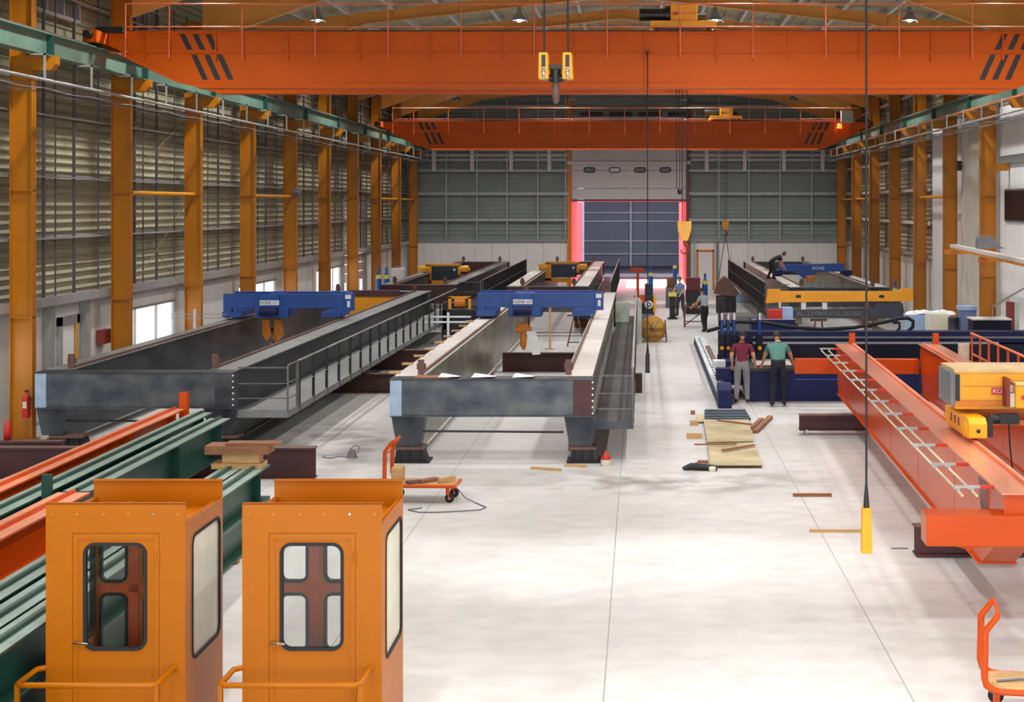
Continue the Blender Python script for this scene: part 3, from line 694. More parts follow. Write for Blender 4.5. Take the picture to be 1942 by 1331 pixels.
# ================================================================== CRANES BEING BUILT ON THE FLOOR
def stand(X0, X1, Y, label, m=None):
    t = thing('support_stand', label, 'stand', ((X0+X1)/2, Y, 0), 'black stands under the new cranes')
    a = MB().prism([(X0-.02, .04), (X1+.1, .04), (X1+.02, .26), (X0+.02, .26)], 'y', Y+.05, Y+.45).build('body', M['blk'], t)
    MB().box(X0-.08, X1+.16, Y-.02, Y+.52, 0, .04).build('foot_plate', M['rub'], t)
    MB().box(X0-.06, X1+.06, Y, Y+.5, .26, .305).build('head_plate', M['rust'], t)
    for x in (X0+.06, (X0+X1)/2, X1-.04): MB().box(x-.03, x+.03, Y, Y+.05, .04, .26).build('gusset', M['rub'], t)
def floor_crane(lab, GL, GR, Y0, Y1, zt, zb, walk, mats, endm, plate=True, group=None, legs=True, back_ext=0):
    """GL, GR = (x0,x1) of the two box girders; walk = (x0,x1) of the service walkway"""
    t = thing('crane_bridge', lab, 'crane', ((GL[0]+GR[1])/2, Y0, 0), group)
    wm, fm = mats
    for g, (a, b) in enumerate((GL, GR)):
        w = MB().box(a+.07, a+.085, Y0+.5, Y1, zb+.02, zt-.02).box(b-.085, b-.07, Y0+.5, Y1, zb+.02, zt-.02).box(a+.08, b-.08, Y0+.5, Y0+.52, zb, zt-.02).box(a+.08, b-.08, Y1-.02, Y1, zb, zt-.02)
        go = w.build('girder_web', wm, t)
        MB().box(a, b, Y0+.47, Y1, zt-.025, zt).build('top_flange', fm, go)
        MB().box(a+.02, b-.02, Y0+.5, Y1, zb, zb+.025).build('bottom_flange', fm, go)
        rx = b-.07 if g == 0 else a+.07
        MB().box(rx-.03, rx+.03, Y0+.8, Y1-.1, zt, zt+.045).build('crane_rail', M['rust'], go)
        for yy in (Y0+.62, Y1-.4): MB().box(rx-.06, rx+.06, yy, yy+.06, zt, zt+.3).box(rx-.09, rx+.09, yy+.06, yy+.09, zt+.1, zt+.22).build('end_stop', M['rust'], go)
    e0, e1 = zt-.72, zt-.03
    for n, y in enumerate((Y0, Y1)):
        eb = MB().box(GL[0], GR[1], y+.0, y+.46, e0, e1).build('end_beam', endm, t, .006)
        MB().box(GL[0]-.02, GR[1]+.03, y-.02, y+.48, e1, e1+.024).build('end_beam_plate', M['gfl'] if n else M['dsteel'], eb)
        MB().box(GL[0]-.01, GR[1]+.01, y-.02, y+.48, e0-.02, e0).build('lower_plate', endm, eb)
        if n == 0 and plate:
            MB().box(GL[0]-.005, GL[0]+.22, y-.008, y, e0+.0, e1).build('bright_plate', M['blueplate'], eb)
            MB().box(GR[1]-.36, GR[1]+.005, y-.008, y, e0, e1).build('primed_plate', M['brn'] if walk and GL[0] > -6 else M['dsteel'], eb)
            for z in [e0+.05+.12*i for i in range(6)]:
                MB().cyl((GR[1]+.02, y-.03, z), (GR[1]+.02, y, z), .018, 8).build('bolt', M['cwhite'], eb)
        if legs:
            for (a, b) in (GL, GR):
                l = MB()
                lw = .10
                vs = [(a+.02, y+.0, e0-.02), (b+.1, y+.0, e0-.02), (b+.1, y+.46, e0-.02), (a+.02, y+.46, e0-.02), (a+.12, y+.03, .31), (b-.0, y+.03, .31), (b-.0, y+.43, .31), (a+.12, y+.43, .31)]
                l.add(vs, [(0,1,2,3),(7,6,5,4),(0,4,5,1),(1,5,6,2),(2,6,7,3),(3,7,4,0)]).build('leg', M['dsteel'], t)
    if legs: MB().cyl((GL[1], Y0+.1, .60), (GR[0], Y0+.1, .58), .022).build('tie_rod', M['blk'], t)
    if walk:
        a, b, hz, fz = walk[0], walk[1], walk[2], walk[3]; m = M['dsteel']
        y0 = Y0+.1
        p = MB().box(min(a, b), max(a, b), y0, Y1, fz, fz+.03).box(b-.02, b+.02, y0, Y1, fz-.08, fz+.06).box(min(a,b), max(a,b), y0-.02, y0+.04, fz-.08, fz+.08).build('walkway', M['wplat'] if GL[0] < -11 else M['dsteel'], t)
        y = y0+1.0; i = 0
        q = MB().tube([(b, y0+.95, hz), (b, Y1-.4, hz)], .032 if GL[0] > -6 else .022, 8).tube([(b, y0+.95, (hz+fz)/2), (b, Y1-.4, (hz+fz)/2)], .014, 6).build('handrail', M['galv'], t)
        while y < Y1-.3:
            MB().box(b-.03, b+.03, y, y+.03, fz-.1, hz).build('rail_post', M['blk'], q)
            if i % 1 == 0: MB().box(min(a, b)+.02, b, y, y+.05, fz-.14, fz).build('bracket', m, p)
            y += 1.37 if Y0 < 50 else .55; i += 1
        g = MB().box(a+.04, b, y0, y0+.03, hz-.06, hz-.03).box(a+.04, b, y0, y0+.025, fz+.6, fz+.62).box(a+.04, b, y0, y0+.025, fz+.3, fz+.32)
        g.tube([(b, y0+.015, fz), (b, y0+.015, hz-.05), (b, y0+.06, hz), (b, y0+.9, hz)], .022, 8)
        for z in (fz+.3, fz+.62): g.tube([(b, y0, z), (b, y0+.9, z)], .014, 6)
        for yy in (y0+.9,): g.box(b-.03, b+.03, yy-.03, yy+.03, fz, hz)
        g.build('end_gate', M['dgalv'], q)
    return t
grp = 'crane bridges under assembly on the floor'
floor_crane('dark steel crane bridge on black stands nearest the windowed wall, with long railed walkway', (-12.3, -11.75), (-8.9, -8.3), 30.0, 58, 1.6, .15, (-8.25, -7.2, 1.72, .74), (M['dsteel'], M['gfl']), M['steel'], group=grp)
floor_crane('bare steel crane bridge on black stands in the middle of the hall, flanges pale with reflected roof light', (-4.85, -4.28), (-1.5, -.95), 28.6, 56.5, 1.63, .15, (-.88, -.16, 1.72, .72), (M['webst'], M['flst']), M['steel'], group=grp)
floor_crane('far dark crane bridge behind the one by the windowed wall, carrying a small yellow trolley', (-10.4, -9.85), (-7.95, -7.4), 58.9, 83, 1.8, .45, (-7.35, -6.4, 1.95, .9), (M['dsteel'], M['gfl']), M['brn'], False, grp, False)
floor_crane('far crane bridge behind the middle one, brown ends, carrying a small yellow trolley', (-5.25, -4.6), (-2.7, -2.05), 57.6, 83, 1.8, .45, (-2.0, -1.2, 1.95, .9), (M['dsteel'], M['flst']), M['brn'], False, grp, False)
floor_crane('crane bridge in the far corner by the office wall, under a small blue trolley', (5.8, 6.35), (9.0, 9.6), 57, 83, 1.8, .35, (5.72, 4.9, 1.95, .85), (M['webst'], M['flst']), M['dsteel'], False, grp, False)
stand(-11.95+.0, -11.4, 29.95, 'black stand under the bridge end nearest the windowed wall')
stand(-8.75, -8.25, 29.95, 'black stand under the walkway side of the dark crane bridge, behind the green beams')
stand(-4.75, -4.25, 28.55, 'black stand under the middle bridge, beside the orange hand cart')
stand(-1.35, -.92, 28.55, 'black stand under the middle bridge, beside the red can')
# timber pads under far bridges
for i, (X, Y) in enumerate(((-10.1, 60), (-10.1, 80), (-7.7, 60), (-7.7, 80), (-4.9, 60), (-4.9, 80), (-2.4, 60), (-2.4, 80), (6.1, 60), (6.1, 80), (9.3, 60), (9.3, 80))):
    zb = .45 if i < 8 else .35
    o = MB().box(X-.3, X+.3, Y, Y+.3, 0, zb/2-.005).box(X-.3, X+.3, Y, Y+.3, zb/2, zb).build('timber_block', M['wood2'], None, origin=(X, Y, 0))
    tag(o, 'brown timber block under a far crane bridge on the floor', 'block', 'timber blocks under the far bridges')
for X, Y in ((-12.0, 44), (-8.6, 44), (-12, 56), (-8.6, 56), (-4.56, 43), (-1.22, 43), (-4.56, 55), (-1.22, 55)):
    o = MB().box(X-.25, X+.25, Y, Y+.3, 0, .15).build('timber_block', M['wood2'], None, origin=(X, Y, 0))
    tag(o, 'flat brown timber under a long crane girder', 'block', 'flat timbers under the near bridges')
# blocks of wood clamped along the middle bridge flange
for i in range(9):
    Y = 29.4+1.62*i
    o = MB().box(-5.02, -4.8, Y, Y+.14, 1.63, 1.67).build('wood_offcut', M['wood'], None, origin=(-4.9, Y, 1.63))
    tag(o, 'small wood offcut on the flange edge of the middle bridge, %s from its near end' % ORD[i], 'offcut', 'wood offcuts along the pale flange')
o = MB().box(-4.4, -3.75, 28.65, 29.05, 1.63, 1.645).build('cardboard', M['wood2'], None, origin=(-4, 28.7, 1.63)); tag(o, 'brown cardboard lying on the middle bridge end', 'cardboard')
for i, (a, b, c) in enumerate(((-3.95, -3.55, 'folded'), (-3.3, -2.85, 'creased'), (-2.5, -2.1, 'small torn'))):
    o = MB().add([(a, 28.7, 1.64), (b, 28.66, 1.66), (b+.03, 29.0, 1.635), (a+.04, 29.04, 1.69)], [(0,1,2,3)]).add([(a, 28.7, 1.635), (b, 28.66, 1.655), (b+.03, 29.0, 1.63), (a+.04, 29.04, 1.68)], [(3,2,1,0)]).build('paper_sheet', M['pap'], None, origin=(a, 28.7, 1.63))
    tag(o, '%s white paper sheet on the middle bridge end beam' % c, 'paper')

# ---- trolleys on the floor bridges
def blue_trolley(X0, X1, Y, zr, lab, txt=True, hook=True, rust=True):
    """X0..X1 overall width; zr = top of rail"""
    t = thing('bridge_trolley', lab, 'trolley', ((X0+X1)/2, Y, zr), 'blue trolleys on the new bridges'); w = X1-X0
    zt, zm = zr+.72, zr+.30; m = M['blue']; xm = X0+w*.36
    f = MB().box(X0, X1-.26, Y, Y+.22, zm, zt).box(X0, X0+.24, Y, Y+.22, zr+.12, zm).box(X1-.50, X1-.26, Y, Y+.22, zr+.1, zm).build('front_beam', m, t, .008)
    MB().box(X0, X1-.26, Y+1.2, Y+1.42, zm, zt).build('rear_beam', m, t, .008)
    for (a, b) in ((X0, X0+.5), (X1-.9, X1-.42)):
        c = MB().box(a-.02, b+.05, Y-.05, Y+1.5, zr+.04, zr+.20).build('end_carriage', m, t, .008)
        for yy in (Y+.1, Y+1.35): MB().cyl(((a+.02) if a == X0 else b-.1, yy, zr+.09), ((a+.14) if a == X0 else b+.02, yy, zr+.09), .09, 16).build('wheel', M['blk'], c)
    MB().box(X1-.26, X1, Y-.02, Y+.3, zr+.22, zt+.02).build('drive_cabinet', M['blue'], t, .01)
    MB().box(X1-.22, X1-.05, Y-.03, Y-.02, zt-.14, zt-.02).box(X1-.16, X1-.08, Y-.03, Y-.02, zt-.38, zt-.2).build('marking', M['cwhite'], t)
    MB().box(xm-.28, xm+.28, Y-.1, Y+1.3, zm-.02, zt-.03).build('hoist_housing', m, t, .01)
    MB().box(xm-.42, xm+.55, Y-.04, Y+.9, zr+.02, zm+.04).build('gear_case', M['dnavy'] if 0 else m, t, .02)
    MB().cyl((xm-.26, Y-.13, zr+.2), (xm+.26, Y-.13, zr+.2), .13, 18).build('drum', M['navy'], t)
    pl = MB().box(xm-.27, xm+.30, Y-.125, Y-.1, zt-.32, zt-.18).build('name_plate', M['cwhite'], t)
    MB().lathe([(.001, -.03), (.035, -.025), (.04, 0)], (xm, Y-.13, zm-.02), 12, 'y').build('lamp_button', M['chrome'], t)
    text('KONE', .12, M['navy'], pl, (xm-.09, Y-.128, zt-.25)); text('KCI', .09, M['gray'], pl, (xm+.19, Y-.128, zt-.25))
    if hook:
        h = thing('hook_block', ('ochre double-cheeked hook block hung below the blue trolley by the windowed wall' if X0 < -8 else 'ochre hook hanging under the middle blue trolley'), 'hook', (xm, Y+.3, zr-.7))
        if X0 < -8:
            for dx in (-.16, .2): MB().prism([(xm+dx-.12, zr-.05), (xm+dx+.06, zr-.05), (xm+dx+.13, zr-.5), (xm+dx-.02, zr-.68), (xm+dx-.14, zr-.45)], 'y', Y+.25, Y+.4).build('cheek', M['hook'], h)
            MB().cyl((xm-.25, Y+.32, zr-.35), (xm+.3, Y+.32, zr-.35), .04).build('pin', M['blk'], h)
            hk = MB(); hook_shape(hk, xm+.03, Y+.32, zr-.5, .8); hk.build('hook', M['hook'], h)
            for dx in (-.16, .2): MB().tube([(xm+dx, Y+.32, zr-.06), (xm+dx, Y+.32, zr+.1)], .015, 6).build('rope', M['blk'], h)
        else:
            MB().box(xm-.16, xm+.16, Y+.22, Y+.36, zr-.38, zr-.18).cyl((xm-.22, Y+.29, zr-.38), (xm+.24, Y+.29, zr-.38), .09, 14).build('housing', M['hook'], h, .02)
            hk = MB().tube([(xm, Y+.28, zr-.4), (xm, Y+.28, zr-.62), (xm+.0, Y+.28, zr-.85), (xm+.02, Y+.28, zr-.98)], [.06, .1, .09, .04], 12).tube([(xm, Y+.3, zr-.8), (xm, Y+.42, zr-.92), (xm, Y+.5, zr-.75)], [.07, .05, .03], 10); hk.build('hook', M['hook'], h)
            for dx in (-.12, .12, .2): MB().tube([(xm+dx, Y+.29, zr-.2), (xm+dx, Y+.29, zr+.1)], .012, 6).build('rope', M['yel'], h)
            o = MB().add([(xm+.1, Y+.2, zr-.42), (xm+.38, Y+.2, zr-.42), (xm+.52, Y+.16, zr-1.1), (xm+.28, Y+.16, zr-1.12)], [(0,1,2,3)]).add([(xm+.1, Y+.205, zr-.42), (xm+.38, Y+.205, zr-.42), (xm+.52, Y+.165, zr-1.1), (xm+.28, Y+.165, zr-1.12)], [(3,2,1,0)]).build('paper_tag', M['pap'], h)
    return t
blue_trolley(-12.3, -8.48, 43.5, 1.645, 'blue trolley with white plate on the dark bridge by the windowed wall')
blue_trolley(-4.82, -1.1, 43.5, 1.675, 'blue trolley with white plate on the middle crane bridge')
# far blue trolley with a slanted arm
Y = 66; k = Y/F
t = thing('bridge_trolley', 'blue trolley with white lettering in the far corner, beside a bending man', 'trolley', (7.6, Y, 1.85))
MB().prism([(px(1480, Y), pz(503, Y)), (px(1602, Y), pz(499, Y)), (px(1601, Y), pz(514, Y)), (px(1548, Y), pz(516, Y)), (px(1536, Y), pz(528, Y)), (px(1524, Y), pz(528, Y)), (px(1508, Y), pz(515, Y)), (px(1480, Y), pz(514, Y))], 'y', Y, Y+.3).build('front_beam', M['blue'], t, .01)
MB().box(px(1482, Y), px(1600, Y), Y+1.2, Y+1.4, 1.95, 2.3).build('rear_beam', M['blue'], t)
for x in (5.98, 9.1): MB().box(x, x+.35, Y-.1, Y+1.5, 1.85, 2.05).build('end_carriage', M['navy'], t)
text('KONE', .2, M['cwhite'], t, (px(1552, Y), Y-.01, pz(508.5, Y)))
MB().box(px(1529, Y), px(1545, Y), Y-.1, Y+.1, pz(534, Y), pz(522, Y)).build('hook_block', M['hook'], t, .05)
# yellow open-frame trolleys
def yellow_trolley(X0, X1, Y, zr, lab):
    t = thing('bridge_trolley', lab, 'trolley', ((X0+X1)/2, Y, zr), 'yellow open-frame trolleys on far bridges'); w = X1-X0
    for (a, b) in ((X0, X0+.45), (X1-.5, X1)):
        MB().cyl((a, Y+.1, zr+.12), (b, Y+.1, zr+.15), .14, 16).build('end_drum', M['yel'], t)
        MB().box(a+.1, b-.05, Y-.1, Y+1.1, zr+.0, zr+.14).build('end_carriage', M['byel'], t)
    a, b = X0+w*.26, X0+w*.78
    MB().box(a-.3, a, Y, Y+.25, zr-.55, zr+.32).box(a-.3, b-.35, Y, Y+.25, zr-.62, zr-.42).box(b, b+.14, Y, Y+.25, zr-.15, zr+.32).box(a-.3, b+.14, Y+.0, Y+.25, zr+.26, zr+.36).build('frame', M['byel'], t, .01)
    MB().box(a, b, Y-.02, Y+.6, zr-.38, zr+.26).build('motor_case', mat('motor_dark_blue', (26, 40, 54), .4), t, .02)
    MB().box(b-.2, b-.1, Y-.035, Y-.02, zr+.04, zr+.14).build('label_plate', M['cwhite'], t)
    MB().cyl((X0+.4, Y+.2, zr+.18), (X1-.4, Y+.2, zr+.18), .05).build('axle', M['chrome'], t)
yellow_trolley(-10.45, -8.1, 69.5, 1.85, 'yellow open-frame trolley with dark motor on the far bridge by the windowed wall')
yellow_trolley(-4.95, -2.6, 71.7, 1.85, 'yellow open-frame trolley with dark motor on the far middle bridge')

# ---- brown cross beams lying on the floor
def brown(a, b, Y, z0, z1, lab, wheel=False):
    t = thing('floor_beam', lab, 'beam', ((a+b)/2, Y, 0), 'brown primed beams on the floor')
    MB().ibeam('x', a, b, Y+.15, z0, z1, .3, .02, .02).build('beam', M['brn'], t)
    MB().box(a, b, Y+.02, Y+.28, z1, z1+.006).build('top_face', M['rust'], t)
    if z0 > .02 and not wheel: MB().box(a+.2, a+.5, Y, Y+.3, 0, z0).box(b-.5, b-.2, Y, Y+.3, 0, z0).build('packing', M['wood2'], t)
    if wheel: MB().cyl((a+.12, Y+.02, .065), (a+.18, Y+.02, .065), .06, 14).cyl((b-.2, Y+.2, .065), (b-.14, Y+.2, .065), .06, 14).cyl((a+.12, Y+.28, .065), (a+.18, Y+.28, .065), .06, 14).build('roller', M['galv'], t)
brown(-8.2, -4.9, 39.2, 0, .5, 'dark brown beam between the dark bridge walkway and the middle bridge, nearer one')
brown(-8.2, -4.9, 44.6, 0, .6, 'dark brown beam behind, between the walkway and the middle bridge')
brown(-4.15, -1.6, 44.2, 0, .55, 'dark brown beam on the floor between the two middle girders')
brown(-.14, .04, 39.2, 0, .5, 'short brown beam end poking out beside the middle walkway')
brown(-11.9, -5.95, 26.9, 0, .56, 'long brown beam under the timber planks, beyond the green beams')
brown(-13.0, -11.9, 24.5, 0, .5, 'brown beam end at the wall behind the stacked beams')
brown(-12.6, -11.2, 28.5, .0, .42, 'short brown beam near the extinguisher column')
brown(3.45, 9.2, 32.0, .1, .43, 'dark brown beam on small rollers under the orange girders', True)
brown(3.9, 9.0, 20.9, .02, .43, 'dark brown beam under the near end of the orange girders', False)

# ---- green and orange runway beams stacked on the floor at the near side
def stock(X0, X1, Y0, Y1, z0, z1, m, mt, lab, rail=True):
    t = thing('stored_beam', lab, 'beam', ((X0+X1)/2, Y1, z0), 'stored runway beams'); c = (X0+X1)/2
    MB().ibeam('y', Y0, Y1, c, z0, z1, X1-X0, .025, .02).build('profile', m, t)
    MB().box(X0, X1, Y0, Y1, z1-.001, z1+.004).build('top_face', mt, t)  # thin slab that carries the painted light on the beam top
    if rail: MB().box(c-.02, c+.03, Y0, Y1, z1+.004, z1+.045).build('rail_bar', m, t)
    for y in (Y1-.5, Y1-3): MB().box(X0+.02, X1-.02, y, y+.012, z0+.02, z1-.02).build('stiffener', m, t)
org_t = mat('orange_top_sheen', (212, 136, 104), .45, 0, .06, 3)  # stack tops: reflected light painted in as a paler orange
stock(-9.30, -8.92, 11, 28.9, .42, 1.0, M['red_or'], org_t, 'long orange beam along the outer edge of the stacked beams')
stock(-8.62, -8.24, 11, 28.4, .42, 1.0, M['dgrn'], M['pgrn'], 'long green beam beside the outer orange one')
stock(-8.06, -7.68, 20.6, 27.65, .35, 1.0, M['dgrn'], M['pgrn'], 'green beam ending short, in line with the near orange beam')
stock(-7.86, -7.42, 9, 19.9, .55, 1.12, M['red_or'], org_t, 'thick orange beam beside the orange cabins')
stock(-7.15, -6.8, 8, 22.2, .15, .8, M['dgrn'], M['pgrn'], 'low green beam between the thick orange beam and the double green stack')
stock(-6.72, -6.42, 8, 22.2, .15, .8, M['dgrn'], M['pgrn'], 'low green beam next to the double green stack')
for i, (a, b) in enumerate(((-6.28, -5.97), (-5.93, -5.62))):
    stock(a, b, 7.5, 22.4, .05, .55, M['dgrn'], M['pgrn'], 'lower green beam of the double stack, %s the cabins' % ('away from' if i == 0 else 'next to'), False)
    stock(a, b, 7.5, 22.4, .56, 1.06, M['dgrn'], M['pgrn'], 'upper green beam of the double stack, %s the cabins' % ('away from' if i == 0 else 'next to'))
for i, Y in enumerate((9.5, 13.5, 17.5, 21.5)):
    o = MB().box(-9.4, -6.35, Y, Y+.12, 0, .145).build('bearer', M['wood2'], None, origin=(-8, Y, 0)); tag(o, 'brown timber bearer under the stored beams, %s from the camera' % ORD[i], 'bearer', 'bearers under stored beams')
    o = MB().box(-9.4, -7.3, Y+.2, Y+.32, 0, .415 if Y > 20 else .415).build('bearer', M['wood2'], None, origin=(-8, Y, 0)); tag(o, 'tall brown timber bearer under the outer beams, %s from the camera' % ORD[i], 'bearer', 'tall bearers under stored beams')
for i, Y in enumerate((8.2, 15, 20.5)):
    o = MB().box(-6.3, -5.6, Y, Y+.12, 0, .05).build('bearer', M['wood2'], None, origin=(-6, Y, 0)); tag(o, 'thin bearer under the double green stack, %s from the camera' % ORD[i], 'bearer', 'thin bearers')
o = MB().box(-8.2, -8.08, 20.2, 20.3, .42, 1.3).box(-8.3, -8.0, 20.2, 20.3, .40, .43).build('green_post', M['dgrn'], None, origin=(-8.15, 20.2, .4)); tag(o, 'short dark green post standing up between the stored beams', 'post')
o = MB().box(px(335, 28.8), px(350, 28.8), 28.95, 29.1, .3, pz(745, 28.9)).box(-9.2, -8.8, 28.93, 29.2, 0, .3).build('orange_stake', M['red_or'], None, origin=(-8.97, 29, 0)); tag(o, 'upright orange stake at the far end of the outer orange beam', 'stake')
t = thing('scrap_timber', 'x', 'timber', (0,0,0)); bpy.data.objects.remove(t)
for i, (a, b, y0, y1, z0, z1, m, nm) in enumerate(((-6.75, -6.0, 22.0, 22.35, 1.12, 1.2, 'wood', 'lowest pale timber of the pile on the double green stack'), (-6.6, -6.05, 22.05, 22.3, 1.205, 1.33, 'wood', 'light square timber in the middle of the pile on the green stack'), (-6.85, -5.9, 22.0, 22.4, 1.335, 1.46, 'wood2', 'top brown plank of the pile on the green stack'), (-6.55, -5.75, 22.05, 22.3, 1.465, 1.5, 'wood2', 'thin brown board topmost on the green stack'))):
    dx = .35; dz = -.06
    o = MB().box(a+dx, b+dx, y0, y1, z0+dz, z1+dz).build('timber_plank', M[m], None, origin=(a+dx, y0, z0+dz)); tag(o, nm, 'plank', 'planks on the green stack')
# ================================================================== OPERATOR CABINS
def cabin(label):
    """local frame: x 0..1.285, y 0..1.25, z 0..2.25, door on the y=0 side facing the camera"""
    w, d, hs, hf = 1.285, 1.22, 2.07, 2.25
    t = thing('operator_cabin', label, 'cabin', (0,0,0), 'orange crane operator cabins')
    def panel(mb, x0, x1, z0, z1, y0, y1, cx, cz, ww, wh, r, axis='y'):
        """flat panel with a rounded opening"""
        n = 6; pts = MB().rrect(cx, cz, ww, wh, r, 0, n)     # starts at right side, ccw: quadrants (+,+),(-,+),(-,-),(+,-)
        q = []
        for k, (sx, sz, a0) in enumerate(((1,1,0),(-1,1,90),(-1,-1,180),(1,-1,270))):
            for j in range(n+1):
                a = math.radians(a0+90*j/n); q.append((cx+sx*(ww/2-r)+r*math.cos(a), cz+sz*(wh/2-r)+r*math.sin(a)))
        outer = []
        for (u, v) in q:
            du, dv = u-cx, v-cz; s = min((x1-cx if du > 0 else cx-x0)/max(abs(du), 1e-6), (z1-cz if dv > 0 else cz-z0)/max(abs(dv), 1e-6)); outer.append((cx+du*s, cz+dv*s))
        # add corners
        L = len(q); faces = []; vs = []
        def V(u, v, y): return (u, y, v) if axis == 'y' else (y, u, v)
        for yy in (y0, y1):
            for p in q: vs.append(V(p[0], p[1], yy))
            for p in outer: vs.append(V(p[0], p[1], yy))
        corners = [(x1, z1), (x0, z1), (x0, z0), (x1, z0)]
        cb = len(vs)
        for yy in (y0, y1):
            for c in corners: vs.append(V(c[0], c[1], yy))
        for s in (0, 1):
            b = s*2*L
            for i in range(L):
                j = (i+1) % L
                faces.append((b+i, b+j, b+L+j, b+L+i))
                p, r2 = outer[i], outer[j]
                if abs(p[0]-r2[0]) > 1e-5 and abs(p[1]-r2[1]) > 1e-5:
                    ci = min(range(4), key=lambda k: (corners[k][0]-(p[0]+r2[0])/2)**2+(corners[k][1]-(p[1]+r2[1])/2)**2)
                    faces.append((b+L+i, b+L+j, cb+s*4+ci))
        for i in range(L):
            j = (i+1) % L; faces.append((i, j, 2*L+j, 2*L+i))
        mb.add(vs, faces)
        for (a, c) in ((0,1),(1,2),(2,3),(3,0)): mb.add([vs[cb+a], vs[cb+c], vs[cb+4+c], vs[cb+4+a]], [(0,1,2,3)])
        return mb
    def gasket(cx, cz, ww, wh, r, y0, y1, axis='y', th=.028):
        n = 6; vs = []; fs = []
        for (W2, H2, R2) in ((ww+th, wh+th, r+th/2), (ww-th, wh-th, max(.01, r-th/2))):
            for yy in (y0, y1):
                for k, (sx, sz, a0) in enumerate(((1,1,0),(-1,1,90),(-1,-1,180),(1,-1,270))):
                    for j in range(n+1):
                        a = math.radians(a0+90*j/n); u = cx+sx*(W2/2-R2)+R2*math.cos(a); v = cz+sz*(H2/2-R2)+R2*math.sin(a)
                        vs.append((u, yy, v) if axis == 'y' else (yy, u, v))
        L = 4*(n+1)
        for i in range(L):
            j = (i+1) % L
            fs += [(i, j, 2*L+j, 2*L+i), (L+i, L+j, 3*L+j, 3*L+i), (i, j, L+j, L+i), (2*L+i, 2*L+j, 3*L+j, 3*L+i)]
        return MB().add(vs, fs)
    # front wall (door side) around the door opening
    dx0, dx1, dz1 = .245, 1.045, 1.975
    f = MB().box(0, dx0, 0, .03, 0, hs).box(dx1, w, 0, .03, 0, hs).box(dx0, dx1, 0, .03, dz1, hs).box(0, w, 0, .03, hs, hf).box(0, w, -.0, .05, hf-.015, hf)
    f.build('front_wall', M['cab'], t)
    for i, x in enumerate((.06, .29, .53, .76, .99, 1.22)): MB().cyl((x, -.006, hf-.10), (x, .0, hf-.10), .011, 10).build('bolt', M['chrome'] if i == 4 else M['hook'], t)
    cx, cz, ww, wh = .64, 1.39, .56, .965
    dr = panel(MB(), dx0+.004, dx1-.004, .02, dz1-.004, .002, .028, cx, cz, ww, wh, .09)
    D = dr.build('door', M['cab'], t)
    g = gasket(cx, cz, ww, wh, .09, -.012, .035).build('window_gasket', M['rub'], D)
    MB().prism(MB().rrect(cx, cz, ww-.02, wh-.02, .08, 0), 'y', .012, .016).build('window_glass', M['cglass'], D)
    fr = MB().box(dx0+.05, dx0+.06, -.004, .002, .1, dz1-.05).box(dx1-.06, dx1-.05, -.004, .002, .1, dz1-.05).box(dx0+.05, dx1-.05, -.004, .002, dz1-.06, dz1-.05)
    fr.build('door_edging', M['cab'], D)
    MB().tube([(dx0+.03, -.0, .975), (dx0+.03, -.045, .975), (dx0+.16, -.05, .968)], .013, 8).build('handle', M['chrome'], D)
    for z in (.5, 1.75): MB().cyl((dx1-.005, -.012, z-.05), (dx1-.005, -.012, z+.05), .012, 8).build('hinge', M['cab'], D)
    # sides
    for x, nm in ((w-.03, 'side_wall'), (0, 'side_wall')):
        sd = MB().box(x, x+.03, .03, d-.03, 0, .60); 
        panel(sd, .03, d-.03, .60, hs, x, x+.03, .67, 1.32, .90, 1.16, .10, axis='x')
        so_ = sd.box(x-.01, x+.04, .03, d-.03, hs-.02, hs).build(nm, M['cab'], t)
        gasket(.67, 1.32, .90, 1.16, .10, x-.008, x+.038, 'x').build('window_gasket', M['rub'], so_)
        pr = MB().rrect(.67, 1.32, .88, 1.14, .09, 0); MB().prism(pr, 'x', x+.012, x+.016).build('window_glass', M['cream'] if x > 1 else M['cglass'], so_)
    # back wall with 2x2 windows
    b = MB().box(0, w, d-.03, d, 0, .45).box(0, w, d-.03, d, hs, hf).box(0, w, d-.05, d, hf-.015, hf)
    xs = .40
    panel(b, 0, xs, .45, 1.16, d-.03, d, .20, .82, .26, .56, .07); panel(b, xs, w, .45, 1.16, d-.03, d, .86, .82, .70, .56, .07)
    panel(b, 0, xs, 1.16, hs, d-.03, d, .20, 1.58, .26, .70, .07); panel(b, xs, w, 1.16, hs, d-.03, d, .86, 1.58, .70, .70, .07)
    B = b.build('back_wall', M['cab'], t)
    MB().box(xs-.05, xs+.05, d-.036, d-.03, .5, hs-.1).box(.03, w-.03, d-.036, d-.03, 1.12, 1.2).box(.03, w-.03, d-.036, d-.03, .03, .5).build('inner_lining', M['cabin_in'], B)
    for (a, c, e, h2) in ((.20, .82, .26, .56), (.86, .82, .70, .56), (.20, 1.58, .26, .70), (.86, 1.58, .70, .70)):
        gasket(a, c, e, h2, .07, d-.045, d+.01).build('window_gasket', M['rub'], B)
        MB().prism(MB().rrect(a, c, e-.02, h2-.02, .06, 0), 'y', d-.018, d-.014).build('window_glass', M['cglass'], B)
    MB().box(.03, w-.03, .03, d-.03, 1.95, 1.975).build('roof_panel', M['cab'], t)
    for x in (.35, .75): MB().box(x, x+.05, .05, d-.04, 1.975, 2.03).build('roof_batten', M['cab'], t)
    MB().box(.03, w-.03, .03, d-.03, .02, .06).build('floor_plate', M['cabin_in'], t)
    # operator seat seen through the glass
    st = MB().box(.55, .95, .55, .9, .32, .42).box(.55, .95, .86, .94, .4, .58).cyl((.75, .72, .06), (.75, .72, .34), .04).build('seat', M['blk'], t, .02)
    # platform and railing in front of the door
    MB().box(-.07, w-.12, -.52, 0, .0, .04).build('platform', M['cab'], t)
